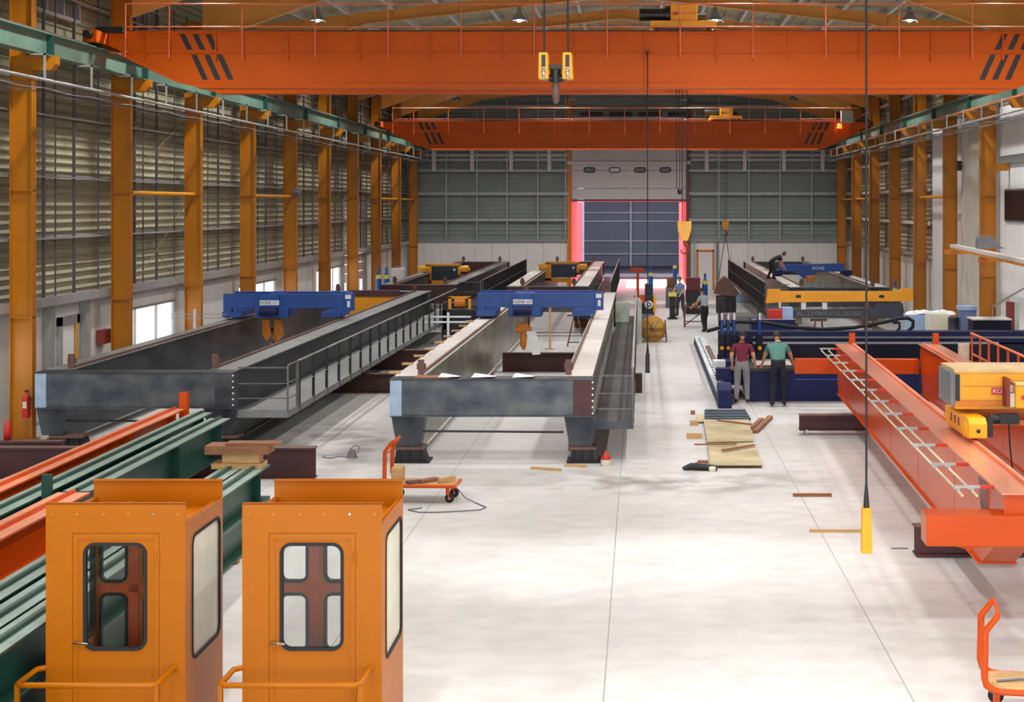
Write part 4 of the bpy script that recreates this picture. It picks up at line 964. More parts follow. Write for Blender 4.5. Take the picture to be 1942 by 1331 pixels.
    x0, x1, y0, z = -.065, 1.175, -.50, .735
    r = MB().tube([(x0+.06, 0, z), (x0, -.05, z), (x0, y0+.04, z), (x0+.04, y0, z), (x1-.04, y0, z), (x1, y0+.04, z), (x1, -.05, z), (x1+.02, 0, z)], .026, 10)
    r.tube([(x0, 0, z*.5), (x0, y0+.04, z*.5), (x0+.04, y0, z*.5), (x1-.04, y0, z*.5), (x1, y0+.04, z*.5), (x1, 0, z*.5)], .018, 8)
    R = r.build('railing', M['cab'], t)
    for (x, y) in ((x0, y0+.03), (x1, y0+.03)): MB().box(x-.018, x+.018, y-.018, y+.018, .03, z).build('rail_post', M['cab'], R)
    return t
c1 = cabin('orange operator cabin with glazed door, next to the green beam stack')
c1.location = (-5.48, 13.6, 0)
c2 = dup(c1, (-3.67, 13.6, 0), 'orange operator cabin with glazed door, on the open floor in front of the hand cart')

# ================================================================== ORANGE BRIDGE (right side of the hall)
A = math.atan2(.49, 18.54)
org = thing('crane_bridge', 'bright orange crane bridge with two box girders and railings, on brown roller beams', 'crane', (4.23, 17.3, 0))
def opart(mb, name, m, parent=None, bevel=0):
    o = mb.build(name, m, None, bevel, origin=(0,0,0)); o.parent = parent or org; ROOT[o.name] = Vector((0,0,0)); return o
LZ, HT, BT = 18.6, 1.62, .45
for n, gx in enumerate((0, 2.02)):
    w_ = .50
    side = [(0.0, HT), (LZ, HT), (LZ-.05, 1.35), (LZ-.4, .9), (LZ-.9, BT), (1.9, BT), (.9, .72), (.0, .83)] if 0 else [(0.05, HT-.02), (LZ-.05, HT-.02), (LZ, 1.25), (LZ-.35, BT+.02), (1.4, BT+.02), (.3, 1.0), (.05, 1.2)]
    g = MB().prism([(y, z) for y, z in side], 'x', gx+.04, gx+w_-.04)
    G = opart(g, 'girder_web', M['red_or'])
    opart(MB().box(gx, gx+w_, 0, LZ, HT-.02, HT), 'top_flange', mat('orange_flange_sheen', (208, 134, 110), .3, 0, .04, 1.5, coat=.5) if n == 0 else bpy.data.materials['orange_flange_sheen'], G)  # paler base colour: reflected roof light painted onto the girder tops
    opart(MB().box(gx, gx+w_, 1.4, LZ-.35, BT, BT+.02), 'bottom_flange', M['red_or'], G)
    rx = gx+w_-.09 if n == 0 else gx+.09
    opart(MB().box(rx-.03, rx+.03, .4, LZ-.3, HT, HT+.045), 'crane_rail', M['salm'], G)
    for y in (3.2, 6.3, 9.4, 12.5, 15.6): opart(MB().box(gx+.036, gx+.04, y, y+.02, BT+.02, HT-.02), 'web_seam', M['red_or'], G)
    opart(MB().box(gx+w_-.16, gx+w_-.02, LZ-.1, LZ+.02, HT, HT+.26), 'end_stop', M['red_or'], G)
opart(MB().box(-.885, 4.2, -.05, .35, 1.0, 1.365), 'end_carriage', M['red_or'], None, .01)
opart(MB().box(-.98, 2.02, LZ-.12, LZ+.1, .90, 1.26), 'end_carriage', M['red_or'], None, .01)
for y in (.0,): opart(MB().prism([(-.55, 1.0), (-.4, .96), (-.2, 1.0)], 'y', -.02, .3), 'wheel_cover', M['red_or'])
opart(MB().cyl((-.4, .05, 1.02), (-.4, .2, 1.02), .07), 'wheel', M['blk'])
M['foot'] = mat('bracket_red_orange', (200, 48, 12), .4)
# conductor brackets along the near girder's outer side
for i in range(12):
    y = .45+1.55*i
    b = opart(MB().box(-.47, -.16, y, y+.04, HT-.03, HT-.0).box(-.44, -.40, y, y+.04, HT-.07, HT-.03).box(-.27, -.23, y, y+.04, HT-.07, HT-.03), 'conductor_bracket', M['galv'])
    opart(MB().box(-.16, .01, y, y+.045, HT-.04, HT+.004), 'bracket_foot', M['foot'], b)
for x in (-.42, -.25): opart(MB().tube([(x, .2, HT-.07), (x, LZ-1, HT-.07)], .015, 8), 'conductor_tube', mat('cream_tube', (214, 204, 176), .4) if x < -.3 else bpy.data.materials['cream_tube'])
for i in range(4): opart(MB().tube([(-.0+.0*i, 1.0+.10*i, HT-.04), (.025, 1.0+.1*i, 1.2), (.03, 1.0+.1*i, 1.0)], .008, 6), 'cable', M['gray'])
# walkway railing on the second girder's outer side
wx = 3.05
P = opart(MB().box(2.50, wx, 3.0, LZ-1.2, 1.06, 1.10), 'walkway', M['red_or'])
hr = opart(MB().tube([(wx, 3.0, 1.99), (wx, LZ-1.25, 1.99)], .03, 8).box(wx-.012, wx+.012, 3.0, LZ-1.3, 1.5, 1.54).box(wx-.01, wx+.01, 3, LZ-1.3, 1.1, 1.2), 'handrail', M['salm'])
y = 3.0
while y < LZ-1.2: opart(MB().box(wx-.02, wx+.02, y, y+.06, 1.08, 1.99), 'rail_post', M['red_or'], hr); y += .95
opart(MB().box(wx-.30, wx-.06, LZ-1.35, LZ-1.2, 1.06, 1.75), 'cable_box', mat('box_beige', (206, 190, 168), .5))
org.rotation_euler = (0, 0, -A)

# big yellow hoist trolley on the orange bridge
Y = 21.4; k = Y/F
t = thing('bridge_trolley', 'big yellow hoist trolley with red label on the orange crane bridge', 'trolley', (px(1805, Y), Y, 1.67))
X0, X1 = px(1812, Y), px(2010, Y)
MB().box(X0, X1, Y, Y+.9, pz(776, Y), pz(704, Y)).build('hoist_body', M['yel'], t, .015)
MB().box(X0+.02, X1, Y-.012, Y, pz(772, Y), pz(758, Y)).box(X0+.1, X1, Y-.008, Y, pz(733, Y), pz(731.5, Y)).build('body_rib', M['hook'], t)
MB().box(X0-.02, X1+.02, Y-.03, Y+.93, pz(706, Y), pz(700, Y)).build('body_lid', mat('pale_lid', (226, 196, 140), .4), t)
e = MB().box(X0-.07, X0+.0, Y-.0, Y+.85, pz(768, Y), pz(706, Y)).build('end_plate', M['gray'], t)
MB().box(X0+.0, X0+.06, Y-.02, Y, pz(760, Y), pz(710, Y)).build('terminal_strip', M['blk'], t)
X2 = px(1901, Y)
MB().box(X2, X2+.05, Y-.25, Y+.05, pz(768, Y), pz(714, Y)).build('drum_flange', M['dred'], t)
MB().cyl((X2+.08, Y-.12, pz(728, Y)), (X2+.08, Y-.12, pz(741, Y)), .055, 14).box(X2+.05, X2+.12, Y-.22, Y-.02, pz(768, Y), pz(742, Y)).build('motor_end', M['cream'], t)
MB().box(X2+.12, X1+.2, Y-.3, Y+.05, pz(770, Y), pz(726, Y)).build('gear_housing', M['yel'], t, .02)
MB().box(X2+.12, X1+.2, Y-.31, Y+.04, pz(726, Y), pz(722, Y)).build('housing_lid', bpy.data.materials['pale_lid'], t)
pl = MB().box(px(1880, Y), px(1903, Y), Y-.022, Y-.012, pz(748, Y), pz(735, Y)).build('label_plate', M['lab'], t)
text('KCI', .085, M['cwhite'], pl, (px(1891, Y), Y-.024, pz(741.5, Y)))
pl = MB().box(px(1927, Y), px(1942, Y)+.02, Y-.32, Y-.31, pz(752, Y), pz(744.5, Y)).build('label_plate', M['lab'], t)
text('KCI', .05, M['cwhite'], pl, (px(1936, Y), Y-.322, pz(748, Y)))
ec = MB().prism([(Y-.55, 1.70), (Y-.45, 1.68), (Y+1.0, 1.68), (Y+1.1, 1.72), (Y+1.1, 1.95), (Y-.45, 1.98), (Y-.55, 1.9)], 'x', px(1822, Y), px(1822, Y)+.26).build('end_carriage', M['yel'], t, .012)
for yy in (Y-.25, Y+.85):
    MB().cyl((px(1822, Y)-.01, yy, 1.78), (px(1822, Y)+.28, yy, 1.78), .11, 18).build('wheel', M['yel'], ec)
    MB().cyl((px(1822, Y)+.27, yy, 1.78), (px(1822, Y)+.29, yy, 1.78), .04, 14).build('wheel_hub', M['blk'], ec)
MB().cyl((px(1822, Y)+.13, Y-.56, 1.80), (px(1822, Y)+.13, Y-.54, 1.80), .03, 14).build('axle_end', M['blk'], ec)
for i in range(3): MB().box(px(1822, Y)-.006, px(1822, Y), Y+.1+.25*i, Y+.18+.25*i, 1.78, 1.9).build('slot', M['dred'], ec)
MB().box(px(1860, Y), X1, Y-.02, Y+.1, pz(806, Y), pz(796, Y)).build('cross_beam', M['hook'], t)
MB().box(px(1860, Y), X1, Y+.7, Y+.85, 1.8, 1.95).build('cross_beam', M['hook'], t)
MB().cyl((px(1868, Y), Y-.28, pz(789, Y)), (px(1922, Y), Y-.28, pz(789, Y)), .075, 18).box(px(1862, Y), px(1872, Y), Y-.36, Y-.2, pz(822, Y), pz(784, Y)).box(px(1885, Y), px(1921, Y), Y-.37, Y-.2, pz(798, Y), pz(779, Y)).build('travel_motor', M['blk'], t)
MB().tube([(px(1905, Y), Y-.25, pz(800, Y)), (px(1908, Y), Y-.25, pz(850, Y)), (px(1914, Y), Y-.25, pz(900, Y))], .012, 8).build('hanging_cable', M['blk'], t)

# ================================================================== CUTTING MACHINE
mt = thing('cutting_table', 'dark blue plate cutting table two men lean over', 'table', (5.5, 37.4, 0))
MB().box(2.78, 9.2, 37.4, 37.5, .02, .78).box(2.78, 2.9, 37.5, 42.6, .02, .78).box(9.1, 9.2, 37.5, 42.6, .02, .78).build('trough', M['navy'], mt)
MB().box(2.74, 9.24, 37.36, 37.52, .78, .86).box(2.74, 2.92, 37.52, 42.7, .78, .86).build('rim', M['blk'], mt)
for i in range(26): MB().box(2.9, 9.1, 37.7+.19*i, 37.712+.19*i, .70, .84).build('support_slat', M['rust'], mt)
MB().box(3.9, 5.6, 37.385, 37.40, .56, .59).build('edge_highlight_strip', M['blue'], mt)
o = MB().add([(2.95, 38.1, .86), (3.9, 38.1, .86), (4.1, 41.6, .86), (3.0, 41.6, .86)], [(0,1,2,3)]).box(2.95, 3.9, 38.1, 41.5, .85, .862).build('steel_plate', mat('bright_plate', (226, 222, 210), .35, .1), None, origin=(3.4, 39, .85)); tag(o, 'bright steel plate lying on the cutting table', 'plate')
o = MB().box(4.35, 4.9, 38.0, 41.0, .845, .86).build('steel_plate', bpy.data.materials['bright_plate'], None, origin=(4.6, 39, .85)); tag(o, 'narrower bright plate on the table, beside the man in green', 'plate')
rt = thing('machine_track', 'narrow white-topped blue floor track of the cutting machine', 'track', (2.05, 36.3, 0))
MB().prism([(1.91, 0), (2.33, 0), (2.29, .22), (2.03, .28), (1.94, .28)], 'y', 36.9, 53.2).build('track_body', M['navy'], rt)
MB().prism([(1.91, .285), (2.29, .225), (2.29, .245), (1.93, .305)], 'y', 36.9, 53.2).build('track_cover', M['cwhite'], rt)
for i in range(24): MB().box(2.03, 2.07, 37.6+.62*i, 37.75+.62*i, .275, .31).build('roller', M['blk'], rt)
MB().box(2.15, 2.29, 39, 49, .24, .32).build('cable_tray', M['rust'], rt)
MB().prism([(36.2, .0), (36.9, .0), (36.9, .42), (36.75, .60), (36.35, .60), (36.2, .45)], 'x', 1.90, 2.24).build('drive_end', M['navy'], rt, .03)
gt = thing('cutting_gantry', 'blue cutting machine gantry carrying torches across the table', 'machine', (2.1, 40, .32))
Y = 39.6
MB().box(2.1, 12.0, Y, Y+.55, pz(690, Y), pz(652, Y)).build('beam', M['dnavy'], gt, .01)
MB().box(2.1, 12.0, Y+.05, Y+.55, pz(650, Y), pz(629, Y)).build('upper_beam', M['navy'], gt, .01)
MB().box(3.0, 9.6, Y-.03, Y+.0, pz(652, Y), pz(648, Y)).build('guide_rail', M['galv'], gt)
MB().box(3.0, 11.4, Y-.02, Y+.05, pz(641.5, Y), pz(638, Y)).build('guide_rail', M['gray'], gt)
MB().box(2.15, 2.7, Y-1.4, Y+.9, .33, .95).build('end_carriage', M['navy'], gt, .02)
MB().box(px(1352, Y-1.6), px(1376, Y-1.6), Y-1.6, Y-1.2, pz(699, Y-1.6), pz(684, Y-1.6)).build('control_panel', M['cwhite'], gt, .02)
MB().box(px(1358, Y-1.7), px(1388, Y-1.7), Y-1.9, Y-1.3, pz(720, Y-1.7), pz(697, Y-1.7)).build('control_box', M['navy'], gt, .02)
def torch(x, lab_z=658, tall=True):
    X = px(x, Y)
    p = MB().box(X-.08, X+.08, Y-.3, Y-.02, pz(690, Y), pz(632, Y)).build('torch_carriage', M['dnavy'], gt, .01)
    MB().cyl((X, Y-.2, pz(632, Y)), (X, Y-.2, pz(600, Y)), .045, 12).build('torch_cylinder', M['blue'], p)
    MB().cyl((X, Y-.24, pz(605, Y)), (X, Y-.24, pz(592, Y)), .06, 12).build('torch_motor', M['chrome'], p)
    MB().lathe([(.001, -.06), (.05, -.055), (.055, 0), (.02, .01)], (X, Y-.3, pz(lab_z, Y)), 14, 'y').build('yellow_knob', M['yel'], p)
    MB().tube([(X, Y-.25, pz(662, Y)), (X, Y-.25, pz(694, Y)), (X+.01, Y-.25, pz(704, Y))], [.035, .03, .01], 10).build('torch_nozzle', M['rust'], p)
    MB().tube([(X+.03, Y-.2, pz(592, Y)), (X+.06, Y-.2, pz(578, Y)), (X-.02, Y-.1, pz(586, Y)), (X-.05, Y, pz(620, Y))], .016, 8).build('hose', M['blk'], p)
for x in (1368, 1380, 1391, 1439): torch(x)
MB().box(px(1360, Y), px(1400, Y), Y-.05, Y+.02, pz(700, Y), pz(672, Y)).build('torch_bracket', M['blk'], gt)
# energy chain
YC = 40.0
pts = [(px(a, YC), YC, pz(b, YC)) for a, b in ((1340, 628), (1362, 622), (1400, 610), (1450, 612), (1500, 620), (1560, 624.5), (1620, 621), (1670, 612), (1705, 604), (1722, 603), (1732, 609), (1731, 620), (1722, 628))]
o = MB().tube(pts, .05, 8).build('energy_chain', M['rub'], None, origin=(5, YC, 1.5)); tag(o, 'black cable chain sagging above the blue machine beam', 'cable chain')
o = MB().tube([(px(1695, 39.9), 39.9, pz(609, 39.9)), (px(1706, 39.9), 39.9, pz(612, 39.9)), (px(1706, 39.9), 39.9, pz(622, 39.9)), (px(1700, 39.9), 39.9, pz(629, 39.9))], .035, 8).build('hose_loop', M['rub'], None, origin=(7.2, 39.9, 1.5)); tag(o, 'short black hose loop beside the end of the cable chain', 'hose')

# ================================================================== yellow and black lifting beams behind the machine
Y = 52.5
lb = thing('yellow_beam', 'long yellow beam with two dark oval holes, above the black lettered beam', 'beam', (px(1590, Y), Y, pz(572, Y)))
MB().prism([(px(1453, Y), pz(575, Y)), (px(1457, Y), pz(549, Y)), (px(1480, Y), pz(549, Y)), (px(1481, Y), pz(553, Y)), (px(1704, Y), pz(553, Y)), (px(1712, Y), pz(548, Y)), (px(1732, Y), pz(548, Y)), (px(1732, Y), pz(571, Y)), (px(1600, Y), pz(572, Y)), (px(1480, Y), pz(573.5, Y))], 'y', Y, Y+.4).build('body', M['byel'], lb, .01)
for x in (1514, 1672): MB().prism(MB().rrect(px(x, Y), pz(562, Y), .2, .1, .045, 0), 'y', Y-.012, Y).build('oval_hole', M['blk'], lb)
bb = thing('black_beam', 'black beam with white lettering standing on sawhorses', 'beam', (px(1610, Y), Y, pz(605, Y)))
MB().prism([(px(1505, Y), pz(602, Y)), (px(1505, Y), pz(588, Y)), (px(1655, Y), pz(585, Y)), (px(1662, Y), pz(574.5, Y)), (px(1712, Y), pz(574.5, Y)), (px(1716, Y), pz(600, Y)), (px(1700, Y), pz(604, Y))], 'y', Y-.02, Y+.35).build('body', mat('charcoal_paint', (52, 54, 66), .5), bb, .01)
text('AL-33', .24, M['gray'], bb, (px(1526, Y), Y-.03, pz(595, Y))); text('WORKING AT FULL LOAD RANGE', .22, M['gray'], bb, (px(1588, Y), Y-.03, pz(595, Y)), sx=.5)
for x in (1520, 1560, 1640): 
    o = MB().box(px(x, Y), px(x+9, Y), Y+.05, Y+.3, pz(587, Y), pz(573.2, Y)).build('spacer_block', M['cwhite'] if x < 1600 else M['rust'], None, origin=(px(x, Y), Y, pz(587, Y))); tag(o, 'spacer block between yellow and black beams, %s from the bending men' % ORD[(x-1520)//40 if x < 1600 else 2], 'block', 'spacers')
for i, x in enumerate((1553, 1650)):
    X = px(x, Y); zt = pz(604.5, Y)
    s = thing('sawhorse', 'rusty sawhorse under the black beam, %s the blue cylinders' % ('nearer' if i == 0 else 'away from'), 'sawhorse', (X, Y, 0), 'sawhorses under the black beam')
    MB().box(X-.3, X+.3, Y+.05, Y+.15, zt-.09, zt).build('top_rail', M['rust'], s)
    for dx in (-.22, .22):
        for dy in (-.2, .4): MB().bar((X+dx*.5, Y+.1, zt-.08), (X+dx, Y+.1+dy, 0), .045).build('leg', M['rust'], s)

# ================================================================== PEOPLE
def person(label, loc, face, lean=0, top=1.75, shirt=(110,30,48), trou=(120,118,120), hands=None, headtilt=0, skinm=None, shoe=(30,26,26), crouch=0, feet=.10, sleeve=.75):
    """body grown as one skinned surface; local frame faces +y"""
    s = top/1.75
    hipz = .93-crouch
    J = {}
    def up(x, y, z):                       # upper body point leaned about the hip
        zz = z-.93; a = lean
        return Vector((x, y*math.cos(a)+zz*math.sin(a), hipz+zz*math.cos(a)-y*math.sin(a)))
    J['pel'] = (up(0, 0, .95), .145, .105); J['wai'] = (up(0, .0, 1.10), .155, .11); J['che'] = (up(0, .0, 1.30), .185, .125); J['nkb'] = (up(0, -.005, 1.44), .10, .075); J['nek'] = (up(0, .01, 1.53), .052, .055)
    E = [('pel','wai'), ('wai','che'), ('che','nkb'), ('nkb','nek')]
    for sd, sx in (('l', -1), ('r', 1)):
        J['sho'+sd] = (up(.185*sx, 0, 1.40), .075, .07)
        tgt = (hands or {}).get(sd)
        S0 = J['sho'+sd][0]
        wr = Vector(tgt) if tgt else up(.27*sx, .10, .90)
        d = wr-S0; L = d.length; Lm = .56
        if L > Lm: wr = S0+d*(Lm/L); d = wr-S0; L = Lm
        bend = math.sqrt(max(0, (.285**2-(L/2)**2)))
        out = Vector((sx*.25, -.95, -.1)).normalized(); el = S0+d*.5+out*bend
        J['elb'+sd] = (el, .05, .05); J['wri'+sd] = (wr, .029, .026)
        dd = (wr-el).normalized(); pm = wr+dd*.075; J['pal'+sd] = (pm, .036, .022)
        E += [('che', 'sho'+sd), ('sho'+sd, 'elb'+sd), ('elb'+sd, 'wri'+sd), ('wri'+sd, 'pal'+sd)]
        J['hip'+sd] = (Vector((.095*sx, 0, hipz-.03)), .112, .115)
        fy = feet*sx
        kn = Vector((.11*sx, .06+crouch*.5+fy*.4, .50-crouch*.35)); an = Vector((.13*sx, -.03+fy, .09)); J['kne'+sd] = (kn, .08, .08); J['ank'+sd] = (an, .062, .062)
        J['toe'+sd] = (an+Vector((.03*sx, .17, -.05)), .042, .032); J['hee'+sd] = (an+Vector((0, -.05, -.05)), .04, .035)
        E += [('pel', 'hip'+sd), ('hip'+sd, 'kne'+sd), ('kne'+sd, 'ank'+sd), ('ank'+sd, 'toe'+sd), ('ank'+sd, 'hee'+sd)]
    names = list(J); idx = {n: i for i, n in enumerate(names)}
    vs = [J[n][0] for n in names]; rad = [(J[n][1], J[n][2]) for n in names]; ed = [(idx[a], idx[b]) for a, b in E]; roots = {idx['pel']}
    kinds = {}
    for sd, sx in (('l', -1), ('r', 1)):       # fingers: own chains rooted inside the palm
        p = J['pal'+sd][0]; w = J['wri'+sd][0]; dd = (p-w).normalized(); side = dd.cross(Vector((0, 0, 1))); 
        if side.length < .3: side = Vector((0, 1, 0))
        side.normalize(); nrm = side.cross(dd)
        for i, (off, ln) in enumerate(((-.030, .066), (-.010, .078), (.010, .074), (.029, .058))):
            b = len(vs); vs += [p+side*off*.7, p+side*off+dd*.035, p+side*off*1.1+dd*(.035+ln*.55)-nrm*.012, p+side*off*1.1+dd*(.035+ln*.9)-nrm*.035]
            rad += [(.010, .010), (.010, .010), (.009, .009), (.007, .007)]; ed += [(b, b+1), (b+1, b+2), (b+2, b+3)]; roots.add(b)
        b = len(vs); vs += [w+dd*.03-side*sx*.01, w+dd*.05-side*.045, w+dd*.09-side*.06]; rad += [(.012, .012), (.011, .011), (.008, .008)]; ed += [(b, b+1), (b+1, b+2)]; roots.add(b)
    me = bpy.data.meshes.new('body'); me.from_pydata([v*s for v in vs], ed, []); o = bpy.data.objects.new('body', me); C.objects.link(o)
    sk = o.modifiers.new('s', 'SKIN'); sk.use_smooth_shade = True; sk.branch_smoothing = .4
    for i, v in enumerate(me.skin_vertices[0].data): v.radius = (rad[i][0]*s, rad[i][1]*s); v.use_root = i in roots
    sb = o.modifiers.new('u', 'SUBSURF'); sb.levels = 2; sb.render_levels = 2
    bpy.context.view_layer.update()
    m2 = bpy.data.meshes.new_from_object(o.evaluated_get(bpy.context.evaluated_depsgraph_get())); bpy.data.objects.remove(o)
    # head merged into the same mesh
    nk = J['nek'][0]; hd = up(0, .035, 1.645); bm = bmesh.new(); bm.from_mesh(m2); bm.faces.ensure_lookup_table()
    segs = [(J[a][0]*s, J[b][0]*s, a, b) for a, b in E]
    def region(c):
        best = None
        for p, q, a, b in segs:
            d = q-p; u = max(0, min(1, (c-p).dot(d)/max(d.length_squared, 1e-9))); r = (c-p-d*u).length
            if best is None or r < best[0]: best = (r, a, b, u)
        r, a, b, u = best
        if b[:3] in ('pal',) or a[:3] == 'wri': return 2
        if a[:3] == 'elb': return 2
        if a[:3] == 'sho': return 0 if u < sleeve else 2
        if b == 'nek': return 2 if u > .35 else 0
        if a[:3] == 'ank': return 3
        if a[:3] in ('hip', 'kne') or b[:3] == 'hip': return 1
        if a == 'pel': return 1 if u < .35 else 0
        return 0
    for f in bm.faces: f.material_index = region(f.calc_center_median())
    n0 = len(bm.verts)
    R = Matrix.Rotation(-(lean*.6+headtilt), 4, 'X')
    geo = bmesh.ops.create_uvsphere(bm, u_segments=20, v_segments=14, radius=1)
    for v in geo['verts']:
        x, y, z = v.co; X_, Y_, Z_ = x*.076, y*.096, z*.118
        if z < 0: X_ *= 1+.22*z; Y_ *= 1+.10*z if y > 0 else 1+.35*z
        if y > .8 and -.25 < z < .15 and abs(x) < .3: Y_ += .018            # nose
        if y > .7 and .1 < z < .35 and .2 < abs(x) < .55: Y_ -= .010        # eye sockets
        if y > .7 and -.6 < z < -.4 and abs(x) < .35: Y_ += .006            # mouth
        if abs(x) > .93 and abs(y) < .3 and -.25 < z < .2: X_ += math.copysign(.018, x)   # ears
        v.co = (R @ Vector((X_, Y_, Z_)) + hd)*s
    for f in bm.faces:
        if all(v.index == -1 or v in geo['verts'] for v in f.verts): pass
    gs = set(geo['verts'])
    for f in bm.faces:
        if f.verts[0] in gs: f.material_index = 2; f.smooth = True
    me = bpy.data.meshes.new('body'); bm.to_mesh(me); bm.free(); me.polygons.foreach_set('use_smooth', [True]*len(me.polygons))
    t = thing('person', label, 'person', loc); b = bpy.data.objects.new('body', me); C.objects.link(b); b.parent = t; ROOT[b.name] = Vector(loc)
    k = '%d_%d' % (shirt[0], trou[2])
    for m in (mat('shirt_'+k, shirt, .8, 0, .06, 6), mat('trousers_'+k, trou, .8, 0, .06, 6), M['skin'], mat('shoe_'+k, shoe, .5)): me.materials.append(m)
    # hair cap, child of the person
    bm = bmesh.new(); g = bmesh.ops.create_uvsphere(bm, u_segments=20, v_segments=14, radius=1)
    dele = []
    for v in g['verts']:
        x, y, z = v.co
        if (y > .35 and z < .55) or z < -.45 or (y > 0 and z < .1 and abs(x) > .6 and y > .15): dele.append(v)
    bmesh.ops.delete(bm, geom=dele, context='VERTS')
    for v in bm.verts:
        x, y, z = v.co; v.co = (R @ Vector((x*.083, y*.102, z*.126)) + hd)*s
    hm = bpy.data.meshes.new('hair'); bm.to_mesh(hm); bm.free(); hm.polygons.foreach_set('use_smooth', [True]*len(hm.polygons)); hm.materials.append(M['hair'])
    h = bpy.data.objects.new('hair', hm); C.objects.link(h); h.parent = t
    so2 = h.modifiers.new('t', 'SOLIDIFY'); so2.thickness = .012
    t.rotation_euler = (0, 0, face)
    return t
# man in maroon: stands at the table edge, looking down at it
person('man in maroon polo shirt and grey trousers standing at the cutting table', (px(1407, 37.1), 37.1, 0), math.radians(-8), lean=.2, top=1.84, shirt=(104, 22, 44), trou=(128, 126, 128), hands={'l': (-.24, .16, .92), 'r': (.30, .22, .93)}, headtilt=.35, feet=.05, sleeve=.7)
person('man in green shirt and dark trousers leaning over the cutting table', (px(1476, 36.55), 36.55, 0), math.radians(0), lean=.55, top=1.96, shirt=(78, 128, 118), trou=(14, 16, 34), hands={'l': (-.30, .60, .90), 'r': (.40, .66, .90)}, headtilt=.35, feet=.04, sleeve=.7)
person('man in pale grey shirt and black trousers working at a bench, back turned', (px(1337, 58), 58, 0), math.radians(40), lean=.22, top=1.74, shirt=(158, 164, 178), trou=(18, 18, 26), hands={'l': (-.25, .45, 1.0), 'r': (.2, .5, 1.0)}, headtilt=.3, feet=.12)
person('man in light blue shirt beside the brown bins, facing the benches', (px(1291, 66), 66, 0), math.radians(150), lean=.12, top=1.78, shirt=(120, 150, 182), trou=(52, 56, 70), hands={'l': (-.2, .4, 1.0), 'r': (.2, .4, 1.0)}, headtilt=.3)
person('dark-clothed man bending down on the corner crane bridge by the blue trolley', (px(1462, 63), 63, 1.8), math.radians(-80), lean=1.05, top=1.62, shirt=(40, 44, 52), trou=(26, 24, 26), hands={'l': (-.15, .62, .45), 'r': (.15, .65, .45)}, headtilt=-.3, crouch=.08)

# ================================================================== HAND CARTS
def cart(label):
    """local: handle end at x=0, deck to x=1.2, y 0..0.62"""
    t = thing('hand_cart', label, 'cart', (0,0,0), 'orange hand carts'); m = M['red_or']
    fr = MB()
    for y in (.02, .60): fr.tube([(.13, y, 1.02), (.01, y, .86), (.0, y, .42), (.02, y, .34), (.10, y, .29), (.2, y, .28), (1.2, y, .28)], [.03, .036, .036, .036, .036, .03, .028], 10)
    fr.box(1.17, 1.21, .0, .62, .255, .305).box(.2, .24, 0, .62, .26, .30)
    fr.build('frame', m, t)
    MB().tube([(.13, .02, 1.02), (.14, .31, 1.02), (.13, .60, 1.02)], .022, 10).build('push_bar', m, t)
    MB().tube([(.0, .02, .84), (.02, .31, .8), (.0, .60, .84)], .012, 8).build('lower_bar', m, t)
    MB().box(.06, 1.18, .04, .58, .29, .312).build('deck_board', M['wood'], t, .004)
    for (x, y) in ((.12, .08), (.12, .54), (1.06, .08), (1.06, .54)):
        c = MB().box(x-.03, x+.03, y-.03, y+.03, .15, .27).bar((x, y-.035, .2), (x+.03, y-.035, .08), .02).bar((x, y+.035, .2), (x+.03, y+.035, .08), .02).build('caster_fork', m, t)
        MB().lathe([(.001, -.022), (.04, -.022), (.075, -.02), (.08, 0), (.075, .02), (.04, .022), (.001, .022)], (x+.03, y, .08), 18, 'y').build('caster_wheel', M['rub'], c)
        MB().cyl((x+.03, y-.03, .08), (x+.03, y+.03, .08), .02, 10).build('wheel_hub', M['chrome'], c)
    return t
k1 = cart('orange hand cart with timber offcuts, beside the middle crane bridge end')
k1.location = (-4.30, 24.75, 0); k1.rotation_euler = (0, 0, math.radians(-3))
k2 = dup(k1, (3.33, 14.3, 0), 'orange hand cart cut off by the picture corner, near the orange bridge', math.radians(-9))
def bit(x0, x1, y0, y1, z0, z1, rz, m, name, lab, cat, grp=None):
    c = Vector(((x0+x1)/2, (y0+y1)/2, z0)); o = MB().box(x0-c.x, x1-c.x, y0-c.y, y1-c.y, 0, z1-z0).build(name, m, None, .004, origin=(0,0,0)); o.location = c; o.rotation_euler = (0, 0, rz); return tag(o, lab, cat, grp)
bit(-3.95, -3.65, 24.8, 24.92, .313, .36, .5, M['rust'], 'tool_clamp', 'dark clamp lying on the hand cart near its handle', 'tool')
bit(-3.78, -3.4, 24.9, 25.05, .313, .37, .8, M['wood2'], 'timber_offcut', 'brown timber offcut in the middle of the hand cart', 'offcut')
bit(-3.45, -3.1, 24.9, 24.98, .313, .40, .9, M['wood'], 'timber_offcut', 'pale timber offcut at the wheel end of the hand cart', 'offcut')
bit(-4.2, -4.02, 24.85, 25.2, .313, .56, 0, M['wood'], 'wooden_box', 'small wooden box on the hand cart against the handle', 'box')
o = MB().tube([(3.5, 14.5, .325), (3.75, 14.55, .33), (3.95, 14.4, .33), (4.3, 14.5, .33)], .012, 6).build('cable_lead', M['gray'], None, origin=(3.7, 14.5, .32)); tag(o, 'grey cable lead lying on the corner hand cart', 'cable')
bit(3.95, 4.4, 14.55, 14.75, .313, .38, .1, M['lblue'], 'blue_rag', 'folded blue-grey rag on the corner hand cart', 'rag')
pts = [(-3.1, 24.8, .28)] + [(-3.0+.5*math.sin(a*.9)+.12*a, 24.5-.28*math.cos(a*1.3)-.02*a, .012) for a in [i*.35 for i in range(14)]]
